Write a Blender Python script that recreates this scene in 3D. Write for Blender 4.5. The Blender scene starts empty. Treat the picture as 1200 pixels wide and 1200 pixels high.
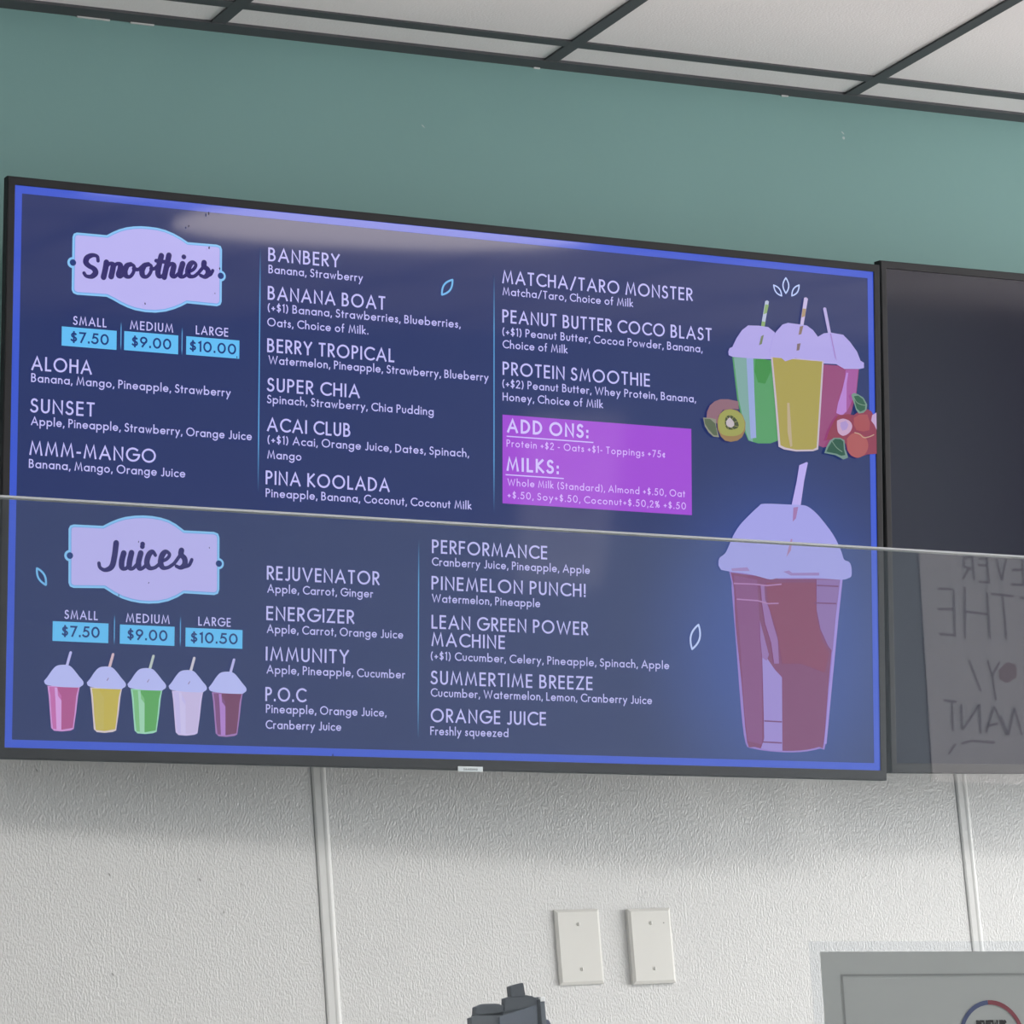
# menu board above a juice counter
import bpy, bmesh, math, random
from mathutils import Vector, Matrix
random.seed(7)

WIN_W=350
LAMP=6.0; LAMPB=13
TEAL=(.190,.342,.322); FRPC=(.545,.543,.538); TILE=(.82,.785,.785)
SIGNC=(.46,.49,.48); POSTC=(.93,.93,.97)
GLOW=1.0; HAZE=(.027,.028,.026); SCR_R=.05; SCR_S=.5; NAVY=(52,62,106)
GLREF=2.0
OVAL=(.55,-3.60,.59,.47,'rounded ceiling light ahead of the counter, mirrored in the top of the menu screen')
LIGHTS=[(1.6,-2.98,2.8,-2.38,'ceiling light panel over the counter, near the right window'),
 (-2.5,-2.98,-1.3,-2.38,'ceiling light panel over the left end of the counter'),
 (-.45,-2.98,.75,-2.38,'ceiling light panel over the counter, between the other two')]
SC=bpy.context.scene; COL=SC.collection
# ---------------- camera ----------------
cd=bpy.data.cameras.new('camera'); cam=bpy.data.objects.new('camera',cd); COL.objects.link(cam)
cam.matrix_world=Matrix((( .87544564,-.02829949,-.48248737,-2.87221522),(-.47725536,-.20822105,-.8537396,-4.55194004),(-.07630364,.9776723,-.19579229,1.2),(0,0,0,1)))
cd.sensor_width=36; cd.sensor_fit='HORIZONTAL'; cd.lens=3845.895*36/1200; cd.shift_x=-.0089*1000/1200; cd.shift_y=.0337*1000/1200
cd.clip_start=.05; SC.camera=cam
# ---------------- view, world, lights ----------------
SC.view_settings.view_transform='Standard'; SC.view_settings.look='None'; SC.view_settings.exposure=0; SC.view_settings.gamma=1; SC.view_settings.use_curve_mapping=False
wd=bpy.data.worlds.new('daylight'); SC.world=wd; wd.use_nodes=True
wd.node_tree.nodes['Background'].inputs[0].default_value=(1,.98,.985,1); wd.node_tree.nodes['Background'].inputs[1].default_value=1.2
def area(name,loc,target,sx,sy,power,color):
    l=bpy.data.lights.new(name,'AREA'); l.shape='RECTANGLE'; l.size=sx; l.size_y=sy; l.energy=power; l.color=color
    o=bpy.data.objects.new(name,l); COL.objects.link(o); o.location=loc
    o.rotation_euler=(Vector(target)-Vector(loc)).to_track_quat('-Z','Y').to_euler(); return o
ZC=3.0665                      # underside of the ceiling grid
XR,XL,YF=5.2,-4.6,-6.6         # right wall, left wall, shop front
area('window_daylight',(XR+.12,-3.2,1.6),(0,-3.2,1.6),4.6,2.6,WIN_W,(1.0,.98,.985))
# ---------------- helpers ----------------
def lin(c): return tuple(((v/255)/12.92 if v/255<=.04045 else (((v/255)+.055)/1.055)**2.4) for v in c)
def mat(name,col,rough=.5,metal=0,spec=.5,emit=None,es=1,coat=0):
    m=bpy.data.materials.new(name); m.use_nodes=True; b=m.node_tree.nodes['Principled BSDF']
    b.inputs['Base Color'].default_value=(*col,1); b.inputs['Roughness'].default_value=rough; b.inputs['Metallic'].default_value=metal
    b.inputs['Specular IOR Level'].default_value=spec
    if emit: b.inputs['Emission Color'].default_value=(*emit,1); b.inputs['Emission Strength'].default_value=es
    return m
def bump(m,scale,strength,dist,stretch=(1,1,1),detail=3,colvar=0):
    nt=m.node_tree; b=nt.nodes['Principled BSDF']; tc=nt.nodes.new('ShaderNodeTexCoord'); mp=nt.nodes.new('ShaderNodeMapping'); no=nt.nodes.new('ShaderNodeTexNoise'); bp=nt.nodes.new('ShaderNodeBump')
    mp.inputs['Scale'].default_value=stretch; no.inputs['Scale'].default_value=scale; no.inputs['Detail'].default_value=detail
    bp.inputs['Strength'].default_value=strength; bp.inputs['Distance'].default_value=dist
    nt.links.new(tc.outputs['Object'],mp.inputs[0]); nt.links.new(mp.outputs[0],no.inputs['Vector']); nt.links.new(no.outputs['Fac'],bp.inputs['Height']); nt.links.new(bp.outputs[0],b.inputs['Normal'])
    if colvar:
        n2=nt.nodes.new('ShaderNodeTexNoise'); n2.inputs['Scale'].default_value=3.5; n2.inputs['Detail'].default_value=4
        mx=nt.nodes.new('ShaderNodeMixRGB'); c=b.inputs['Base Color'].default_value[:]
        mx.inputs[1].default_value=(c[0]*(1-colvar),c[1]*(1-colvar),c[2]*(1-colvar),1); mx.inputs[2].default_value=(min(1,c[0]*(1+colvar)),min(1,c[1]*(1+colvar)),min(1,c[2]*(1+colvar)),1)
        nt.links.new(tc.outputs['Object'],n2.inputs['Vector']); nt.links.new(n2.outputs['Fac'],mx.inputs[0]); nt.links.new(mx.outputs[0],b.inputs['Base Color'])
    return m
def mesh_obj(name,V,F,m,parent=None,smooth=False):
    me=bpy.data.meshes.new(name); me.from_pydata(V,[],F); me.update()
    if m: me.materials.append(m)
    if smooth: me.polygons.foreach_set('use_smooth',[True]*len(me.polygons))
    o=bpy.data.objects.new(name,me); COL.objects.link(o)
    if parent: o.parent=parent
    return o
def bm_obj(name,bm,m,parent=None,bevel=0,seg=2):
    if bevel: bmesh.ops.bevel(bm,geom=list(bm.edges),offset=bevel,segments=seg,affect='EDGES',profile=.7)
    bmesh.ops.recalc_face_normals(bm,faces=bm.faces)
    me=bpy.data.meshes.new(name); bm.to_mesh(me); bm.free()
    if m: me.materials.append(m)
    o=bpy.data.objects.new(name,me); COL.objects.link(o)
    if parent: o.parent=parent
    return o
def addbox(bm,x0,y0,z0,x1,y1,z1):
    v=[bm.verts.new(p) for p in ((x0,y0,z0),(x1,y0,z0),(x1,y1,z0),(x0,y1,z0),(x0,y0,z1),(x1,y0,z1),(x1,y1,z1),(x0,y1,z1))]
    for f in ((0,1,2,3),(4,7,6,5),(0,4,5,1),(1,5,6,2),(2,6,7,3),(3,7,4,0)): bm.faces.new([v[i] for i in f])
def box(name,x0,y0,z0,x1,y1,z1,m,parent=None,bevel=0,seg=2):
    bm=bmesh.new(); addbox(bm,x0,y0,z0,x1,y1,z1); return bm_obj(name,bm,m,parent,bevel,seg)
def prism(name,pts,y0,y1,m,parent=None,bevel=0):
    """outline in the X-Z plane given a real depth from y0 to y1"""
    bm=bmesh.new(); a=[bm.verts.new((x,y0,z)) for x,z in pts]; b=[bm.verts.new((x,y1,z)) for x,z in pts]; n=len(pts)
    bm.faces.new(a); bm.faces.new(b[::-1])
    for i in range(n): bm.faces.new((a[i],a[(i+1)%n],b[(i+1)%n],b[i]))
    return bm_obj(name,bm,m,parent,bevel)
def empty(name,loc,parent=None):
    o=bpy.data.objects.new(name,None); COL.objects.link(o); o.location=loc; o.empty_display_size=.05
    if parent: o.parent=parent
    return o
def tag(o,label=None,cat=None,group=None,kind=None):
    if label: o['label']=label
    if cat: o['category']=cat
    if group: o['group']=group
    if kind: o['kind']=kind
    return o
# ---- geometric sans lettering built from strokes (cap height 1) ----
def A_(cx,cy,rx,ry,a0,a1,n=None):
    n=n or max(4,int(abs(a1-a0)/18))
    return [(cx+rx*math.cos(math.radians(a0+(a1-a0)*i/n)),cy+ry*math.sin(math.radians(a0+(a1-a0)*i/n))) for i in range(n+1)]
XH=.60
def ring(cx,cy,r,ry=None): return A_(cx,cy,r,ry or r,0,360,22)
def glyphs():
    x=XH; r=x/2; G={}
    G['A']=(.80,[[(0,0),(.40,1),(.80,0)],[(.14,.32),(.66,.32)]])
    G['B']=(.50,[[(0,0),(0,1)],[(0,1),(.2,1)]+A_(.2,.765,.22,.235,90,-90)+[(0,.53)],[(0,.53),(.22,.53)]+A_(.22,.265,.27,.265,90,-90)+[(0,0)]])
    G['C']=(.74,[A_(.5,.5,.5,.5,50,310)])
    G['D']=(.66,[[(0,0),(0,1),(.16,1)]+A_(.16,.5,.5,.5,90,-90)+[(0,0)]])
    G['E']=(.42,[[(.42,1),(0,1),(0,0),(.42,0)],[(0,.53),(.40,.53)]])
    G['F']=(.40,[[(.42,1),(0,1),(0,0)],[(0,.53),(.38,.53)]])
    G['G']=(.92,[A_(.5,.5,.5,.5,48,360),[(1.0,.5),(.56,.5)]])
    G['H']=(.60,[[(0,0),(0,1)],[(.6,0),(.6,1)],[(0,.53),(.6,.53)]])
    G['I']=(0,[[(0,0),(0,1)]])
    G['J']=(.28,[[(.28,1),(.28,.16)]+A_(.12,.16,.16,.18,0,-130)])
    G['K']=(.52,[[(0,0),(0,1)],[(.50,1),(.03,.52),(.55,0)]])
    G['L']=(.36,[[(0,1),(0,0),(.38,0)]])
    G['M']=(.88,[[(0,0),(.15,1),(.44,.12),(.73,1),(.88,0)]])
    G['N']=(.64,[[(0,0),(0,1),(.64,0),(.64,1)]])
    G['O']=(1.0,[ring(.5,.5,.5)])
    G['P']=(.44,[[(0,0),(0,1),(.2,1)]+A_(.2,.74,.25,.26,90,-90)+[(0,.48)]])
    G['R']=(.46,[[(0,0),(0,1),(.2,1)]+A_(.2,.74,.25,.26,90,-90)+[(0,.48)],[(.16,.48),(.48,0)]])
    G['S']=(.44,[A_(.23,.76,.2,.24,35,250)[:]+A_(.20,.26,.25,.26,70,-150)])
    G['T']=(.48,[[(0,1),(.48,1)],[(.24,1),(.24,0)]])
    G['U']=(.52,[[(0,1),(0,.28)]+A_(.26,.28,.26,.28,180,360)+[(.52,1)]])
    G['V']=(.76,[[(0,1),(.38,0),(.76,1)]])
    G['W']=(1.14,[[(0,1),(.28,0),(.57,.92),(.86,0),(1.14,1)]])
    G['Y']=(.62,[[(0,1),(.31,.48),(.62,1)],[(.31,.48),(.31,0)]])
    G['Z']=(.54,[[(0,1),(.54,1),(0,0),(.56,0)]])
    G['a']=(x,[ring(r,r,r),[(x,x),(x,0)]])
    G['b']=(x,[ring(r,r,r),[(0,1.08),(0,0)]])
    G['c']=(.44,[A_(r,r,r,r,52,308)])
    G['d']=(x,[ring(r,r,r),[(x,1.08),(x,0)]])
    G['e']=(.58,[[(.02,r),(.58,r)]+A_(r,r,r,r,0,320)[1:]])
    G['f']=(.24,[[(.07,0),(.07,.88)]+A_(.19,.9,.12,.16,180,80)[1:],[(-.04,x),(.22,x)]])
    G['g']=(x,[ring(r,r,r),[(x,x),(x,-.1)]+A_(r,-.1,r,.26,0,-155)])
    G['h']=(.46,[[(0,0),(0,1.08)],A_(.23,.34,.23,.27,175,0)+[(.46,0)]])
    G['i']=(0,[[(0,0),(0,x)],[(0,.84),(0,.9)]])
    G['k']=(.42,[[(0,0),(0,1.08)],[(.36,x),(.03,.32),(.42,0)]])
    G['l']=(0,[[(0,0),(0,1.08)]])
    G['m']=(.80,[[(0,0),(0,x)],A_(.2,.38,.2,.22,175,0)+[(.4,0)],A_(.6,.38,.2,.22,175,0)+[(.8,0)]])
    G['n']=(.44,[[(0,0),(0,x)],A_(.22,.36,.22,.24,175,0)+[(.44,0)]])
    G['o']=(x,[ring(r,r,r)])
    G['p']=(x,[ring(r,r,r),[(0,x),(0,-.38)]])
    G['q']=(x,[ring(r,r,r),[(x,x),(x,-.38)]])
    G['r']=(.24,[[(0,0),(0,x)],A_(.19,.40,.19,.2,175,65)])
    G['s']=(.28,[A_(.15,.46,.125,.14,30,250)+A_(.13,.16,.16,.16,70,-150)])
    G['t']=(.20,[[(.08,0),(.08,.86)],[(-.04,x),(.22,x)]])
    G['u']=(.44,[[(0,x),(0,.24)]+A_(.22,.24,.22,.24,180,360)+[(.44,x)]])
    G['v']=(.46,[[(0,x),(.23,0),(.46,x)]])
    G['w']=(.74,[[(0,x),(.2,0),(.37,.54),(.54,0),(.74,x)]])
    G['y']=(.48,[[(0,x),(.25,.04)],[(.50,x),(.08,-.38)]])
    G['z']=(.36,[[(0,x),(.36,x),(0,0),(.38,0)]])
    G['0']=(.60,[ring(.30,.5,.30,.5)]); G['1']=(.14,[[(0,.9),(.14,1),(.14,0)]])
    G['2']=(.48,[A_(.24,.74,.22,.26,165,-30)+[(0,0),(.5,0)]])
    G['5']=(.48,[[(.46,1),(.14,1),(.06,.57)]+A_(.2,.32,.28,.32,100,-145)])
    G['7']=(.48,[[(0,1),(.48,1),(.12,0)]]); G['9']=(.52,[ring(.26,.70,.26,.3),[(.5,.62),(.14,0)]])
    G['$']=(.44,[A_(.23,.70,.19,.2,35,250)+A_(.21,.29,.22,.2,70,-150),[(.22,-.06),(.22,1.06)]])
    G[',']=(-.02,[[(.03,.06),(-.03,-.16)]]); G['.']=(.02,[[(.01,0),(.01,.06)]]); G[':']=(.02,[[(.01,0),(.01,.06)],[(.01,.48),(.01,.54)]])
    G['+']=(.36,[[(0,.36),(.36,.36)],[(.18,.16),(.18,.56)]]); G['-']=(.22,[[(0,.36),(.22,.36)]])
    G['(']=(.16,[A_(.34,.44,.34,.66,125,235)]); G[')']=(.16,[A_(-.18,.44,.34,.66,55,-55)])
    G['/']=(.44,[[(0,-.08),(.44,1.04)]]); G['!']=(.02,[[(.01,.28),(.01,1)],[(.01,0),(.01,.06)]])
    G['%']=(.6,[ring(.13,.74,.13,.2),ring(.47,.22,.13,.2),[(.08,0),(.5,1)]])
    G['\u00a2']=(.34,[A_(.2,.34,.2,.26,52,308),[(.2,.0),(.2,.68)]])
    return G
GL=glyphs()
def stroke_poly(pts,w,V,F,closed=False,cap=0.0,rnd=False):
    """ribbon of width w along pts, mitred joins, appended to V (2-D) and F"""
    P=[pts[0]]
    for p in pts[1:]:
        if math.hypot(p[0]-P[-1][0],p[1]-P[-1][1])>w*.02: P.append(p)
    if len(P)<2: return
    if math.hypot(P[0][0]-P[-1][0],P[0][1]-P[-1][1])<w*.05 and len(P)>3: closed=True; P=P[:-1]
    n=len(P)
    def unit(a,b):
        d=math.hypot(b[0]-a[0],b[1]-a[1]); return ((b[0]-a[0])/d,(b[1]-a[1])/d)
    if not closed and cap:
        u=unit(P[0],P[1]); P[0]=(P[0][0]-u[0]*cap,P[0][1]-u[1]*cap)
        u=unit(P[-2],P[-1]); P[-1]=(P[-1][0]+u[0]*cap,P[-1][1]+u[1]*cap)
    h=w/2; L=[]
    for i in range(n):
        if closed or 0<i<n-1:
            a=unit(P[i-1],P[i]); b=unit(P[i],P[(i+1)%n]); m=(-(a[1]+b[1]),a[0]+b[0]); q=math.hypot(*m)
            if q<.25: L.append((-a[1]*h,a[0]*h)); continue
            m=(m[0]/q,m[1]/q); k=min(1/max(.2,(m[0]*-a[1]+m[1]*a[0])),1.9)
            L.append((m[0]*h*k,m[1]*h*k))
        else:
            a=unit(P[0],P[1]) if i==0 else unit(P[-2],P[-1]); L.append((-a[1]*h,a[0]*h))
    b0=len(V)
    for p,l in zip(P,L): V.append((p[0]+l[0],p[1]+l[1])); V.append((p[0]-l[0],p[1]-l[1]))
    for i in range(n if closed else n-1):
        j=(i+1)%n; F.append((b0+2*i,b0+2*i+1,b0+2*j+1,b0+2*j))
    if rnd and not closed:
        for e in (P[0],P[-1]):
            c=len(V); V.extend([(e[0]+h*math.cos(k*math.pi/6),e[1]+h*math.sin(k*math.pi/6)) for k in range(12)]); F.append(tuple(range(c,c+12)))
STY={'heading':(21.0,.135,.19),'item':(13.0,.135,.17),'size':(13.2,.14,.22),'price':(16.2,.165,.12),'bold':(22.0,.17,.22),'light':(11.4,.13,.22)}
def text_geo(s,cap,wt,track,u0,v0,width):
    """2-D lettering in mm from the baseline start, stretched to the measured width"""
    segs=[];x=0;w=wt
    for ch in s:
        if ch==' ': x+=.36; continue
        gw,st=GL[ch]
        for pl in st: segs.append([(x+w/2+px*(1-w*.6),w/2+py*(1-w)) for px,py in pl])
        x+=gw*(1-w*.6)+w+track
    x-=track
    k=width/(x*cap)
    V=[];F=[]
    for pl in segs:
        mono=[(u0+px*cap*k,v0+py*cap) for px,py in pl]
        stroke_poly(mono,w*cap,V,F,cap=w*cap/2*.9)
    return V,F,k
def smooth(P,n=5):
    if len(P)<3: return P
    Q=[P[0]]+list(P)+[P[-1]];R=[]
    for i in range(1,len(Q)-2):
        p0,p1,p2,p3=Q[i-1:i+3]
        for k in range(n):
            t=k/n;R.append(tuple(.5*(2*p1[a]+(p2[a]-p0[a])*t+(2*p0[a]-5*p1[a]+4*p2[a]-p3[a])*t*t+(3*p1[a]-p0[a]-3*p2[a]+p3[a])*t**3) for a in (0,1)))
    return R+[P[-1]]

def brush(P,w,V,F):
    """script stroke: full width on the way down, thinner on joins and upstrokes, round ends"""
    P=smooth(P,6);Q=[P[0]]
    for p in P[1:]:
        if math.hypot(p[0]-Q[-1][0],p[1]-Q[-1][1])>.35: Q.append(p)
    n=len(Q)
    if n<2: return
    W=[]
    for i in range(n):
        a,b=Q[max(0,i-1)],Q[min(n-1,i+1)];d=math.hypot(b[0]-a[0],b[1]-a[1]) or 1
        W.append(w*(.62+.40*min(1,max(0,-(b[1]-a[1])/d+.15))))
    for _ in range(3): W=[(W[max(0,i-1)]+W[i]+W[min(n-1,i+1)])/3 for i in range(n)]
    b0=len(V)
    for i in range(n):
        a,b=Q[max(0,i-1)],Q[min(n-1,i+1)];d=math.hypot(b[0]-a[0],b[1]-a[1]) or 1;nx,ny=-(b[1]-a[1])/d*W[i]/2,(b[0]-a[0])/d*W[i]/2
        V.append((Q[i][0]+nx,Q[i][1]+ny));V.append((Q[i][0]-nx,Q[i][1]-ny))
        if i: F.append((b0+2*i-2,b0+2*i-1,b0+2*i+1,b0+2*i))
    for e,r in ((Q[0],W[0]/2),(Q[-1],W[-1]/2)):
        c=len(V);V.extend([(e[0]+r*math.cos(k*math.pi/6),e[1]+r*math.sin(k*math.pi/6)) for k in range(12)]);F.append(tuple(range(c,c+12)))
TEXT = [('ALOHA','heading',-695.5,137.3,90.9,0.6),
('Banana, Mango, Pineapple, Strawberry','item',-695.5,118.9,305.6,3.1),
('SUNSET','heading',-695.9,75.9,96.6,0),
('Apple, Pineapple, Strawberry, Orange Juice','item',-694.6,56.5,338.8,1.6),
('MMM-MANGO','heading',-696.2,13.1,191.3,1.4),
('Banana, Mango, Orange Juice','item',-696.6,-5.5,237.3,1.3),
('BANBERY','heading',-332.2,330.1,115.5,1.3),
('Banana, Strawberry','item',-331.6,311.3,152.6,2.1),
('BANANA BOAT','heading',-332.4,270.8,190.7,2.4),
('(+$1) Banana, Strawberries, Blueberries,','item',-332.3,252,315.7,4.1),
('Oats, Choice of Milk.','item',-332.8,230.3,163.7,2.9),
('BERRY TROPICAL','heading',-332.5,190.9,205.9,2.9),
('Watermelon, Pineapple, Strawberry, Blueberry','item',-330.3,173.4,361.3,2.6),
('SUPER CHIA','heading',-332,132,149.4,2),
('Spinach, Strawberry, Chia Pudding','item',-331.9,114,271,2.2),
('ACAI CLUB','heading',-331.6,71.6,134,2.5),
('(+$1) Acai, Orange Juice, Dates, Spinach,','item',-330.7,52.7,328.7,3.5),
('Mango','item',-330.8,31.9,54.3,-0.2),
('PINA KOOLADA','heading',-333,-7.7,199.9,1.3),
('Pineapple, Banana, Coconut, Coconut Milk','item',-332.8,-25.9,335.9,-0.1),
('MATCHA/TARO MONSTER','heading',54.6,330.6,334,-0.1),
('Matcha/Taro, Choice of Milk','item',55.3,311.5,227.2,0.8),
('PEANUT BUTTER COCO BLAST','heading',54.9,267.7,368,1.9),
('(+$1) Peanut Butter, Cocoa Powder, Banana,','item',54.9,247.6,350.6,2.3),
('Choice of Milk','item',55.3,228.5,111.8,0.5),
('PROTEIN SMOOTHIE','heading',55.3,186.2,256.2,1.1),
('(+$2) Peanut Butter, Whey Protein, Banana,','item',54.9,166.9,338.1,0.8),
('Honey, Choice of Milk','item',55.3,145.8,173.3,1.6),
('ADD ONS:','bold',62.9,96.6,139.9,1.3),
('Protein +$2 - Oats +$1- Toppings +75¢','light',62,74.2,275.9,2),
('MILKS:','bold',62,38.1,89.5,-0.9),
('Whole Milk (Standard), Almond +$.50, Oat','light',63.6,14.6,309.3,0.1),
('+$.50, Soy+$.50, Coconut+$.50,2% +$.50','light',63.6,-4,310.7,-1.9),
('REJUVENATOR','heading',-329.8,-149.4,180.5,-0.1),
('Apple, Carrot, Ginger','item',-328.9,-169.4,169.4,1.3),
('ENERGIZER','heading',-330.1,-209.3,140.2,-0.4),
('Apple, Carrot, Orange Juice','item',-329,-228.6,218.9,0.1),
('IMMUNITY','heading',-330.5,-269.7,132.6,0.2),
('Apple, Pineapple, Cucumber','item',-328.8,-288.5,222.1,-0.4),
('P.O.C','heading',-330.3,-329.6,63.4,0.4),
('Pineapple, Orange Juice,','item',-329.3,-345.5,192.2,-2.8),
('Cranberry Juice','item',-329.5,-369.8,119.8,-0.8),
('PERFORMANCE','heading',-62.9,-96.8,194.1,1),
('Cranberry Juice, Pineapple, Apple','item',-62.9,-116,267.3,1.5),
('PINEMELON PUNCH!','heading',-63.5,-152.5,260.7,1.3),
('Watermelon, Pineapple','item',-62.7,-171.6,181.7,1),
('LEAN GREEN POWER','heading',-63.3,-211.5,264.4,0.9),
('MACHINE','heading',-63.3,-238.2,122.6,0.9),
('(+$1) Cucumber, Celery, Pineapple, Spinach, Apple','item',-64.4,-260.1,406.9,3.1),
('SUMMERTIME BREEZE','heading',-64.3,-297,273,2.7),
('Cucumber, Watermelon, Lemon, Cranberry Juice','item',-64.2,-314.6,376.1,0.6),
('ORANGE JUICE','heading',-64.1,-353.3,192.8,1),
('Freshly squeezed','item',-64.8,-372.2,129.9,0),
('SMALL','size',-633.9,208.8,50.4,0.8),
('MEDIUM','size',-547.4,208.7,66.7,1.9),
('LARGE','size',-445.3,209.7,50.6,1.4),
('SMALL','size',-639.5,-221,49.5,0.5),
('MEDIUM','size',-547.1,-222.1,66.7,0.8),
('LARGE','size',-436.2,-222.5,50.3,1.1),
('$7.50','price',-637.8,182.1,58.5,2),
('$9.00','price',-544.8,183.2,61.6,1.4),
('$10.00','price',-455.2,183.6,73.7,1.6),
('$7.50','price',-643.6,-246.1,57.2,-0.7),
('$9.00','price',-545.1,-247.1,61.8,0),
('$10.50','price',-448.2,-247.3,73.8,-0.6)]
BADGES = [(-650.8,177.3,-567.4,205.6),(-555.9,178.1,-472.4,206.3),(-460,178.8,-376.5,206.4),(-656.9,-253.2,-573.2,-224.7),(-555.9,-253.3,-472.5,-225.3),(-455.6,-253.5,-367,-225.8)]
PANEL = (55.3,-13.1,385.1,124.8)
UNDERLINE = [[(62.1,91.5),(211.5,91.1)],[(60.4,31.6),(160,31.1)]]
DIVIDER = [[(-561.1,219.4),(-560.6,177.3)],[(-466.7,219.1),(-466.3,177)],[(-564.4,-211.7),(-564.1,-255.2)],[(-463.7,-209.6),(-463.3,-255.1)],[(-344.2,350.8),(-345.3,-20.2)],[(40.6,343.5),(41.2,-29.1)],[(-83.5,-76.6),(-85.7,-380.1)]]
LEAF = [((-29.7,328.6),(-47.5,303.7),6.2),((-681.8,-149.6),(-668.1,-173),5),((395.3,-186.2),(383.6,-225.2),8),((537.5,369.4),(551.9,353.2),4.3),((560.1,383.3),(559.8,358.1),5.4),((584.6,373.5),(570.9,354.8),4.3)]
SPECKS = [((-429.3,393.2),2.2),((-460.5,370.8),1.6),((-428.1,341.1),2.2),((-411.1,311.1),2),((-526.6,248.5),1.8),((-418.1,273.1),1.2),((-382.4,179.7),1.6),((-531.6,-104.1),1.4),((-515.3,-163.4),1.2),((-422.5,-107.2),1.2),((-560.5,-183.6),1.6),((-373.2,-108.4),1),((-363.1,131),1),((-225,-406.7),1.8),((-424.6,253.3),1)]
SCUFFS = [(-1.0414,1.7156),(-0.8283,1.7202),(-0.8284,1.6969),(-0.8965,1.7048),(-0.8606,1.6551),(-0.4587,1.7169),(-0.6794,1.7396),(-1.1473,1.872),(-0.711,1.7231),(-1.0442,1.568)]
TEALMARKS = [(0.4259,2.9978),(0.4251,3.0073),(-0.4188,2.9408)]
TITLES = [{'out': [(-637,339.2),(-635.2,344.2),(-630.3,346.4),(-584.9,346.7),(-575.9,352.2),(-565.7,357.4),(-555.4,361.1),(-544,363.7),(-532.5,365.1),(-519.8,365.4),(-507.1,365),(-494.4,362.9),(-481.6,358.9),(-469.9,353.7),(-459.4,347.8),(-413.8,348.4),(-407.6,346.7),(-405.5,341.7),(-405.2,262.8),(-407.1,257.7),(-412.4,255.2),(-459.6,255.7),(-467.7,250.8),(-479.2,245.3),(-493.1,240.4),(-508,237.6),(-524.1,237.1),(-540.2,238.7),(-551.7,241.7),(-563.2,246),(-573.5,250.9),(-583.8,254.9),(-629,254.1),(-634.5,256.1),(-637,260.7)],'dots': [(-636,301),(-407.5,301.4)]},{'out': [(-635.6,-90.1),(-633.4,-85.2),(-627.9,-83.2),(-584,-82.9),(-572.8,-76.6),(-561.5,-71.6),(-550.2,-67.9),(-536.6,-65.4),(-522.9,-64.2),(-509.2,-64.3),(-495.5,-66),(-483.9,-68.9),(-472.4,-74.2),(-459.6,-82.8),(-413.3,-82.5),(-406.7,-84.8),(-404.6,-90.9),(-403.9,-167.3),(-405.9,-173.6),(-411.7,-176),(-458.7,-175.5),(-469,-182),(-482.7,-188.1),(-497.5,-191.8),(-512.3,-193.1),(-526,-192.8),(-539.7,-191),(-553.3,-187.5),(-567,-181.4),(-580.6,-173.7),(-626.6,-175.4),(-632.2,-173.5),(-634.5,-168.2)],'dots': [(-633.3,-128.9),(-405.6,-129.3)]}]
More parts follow.
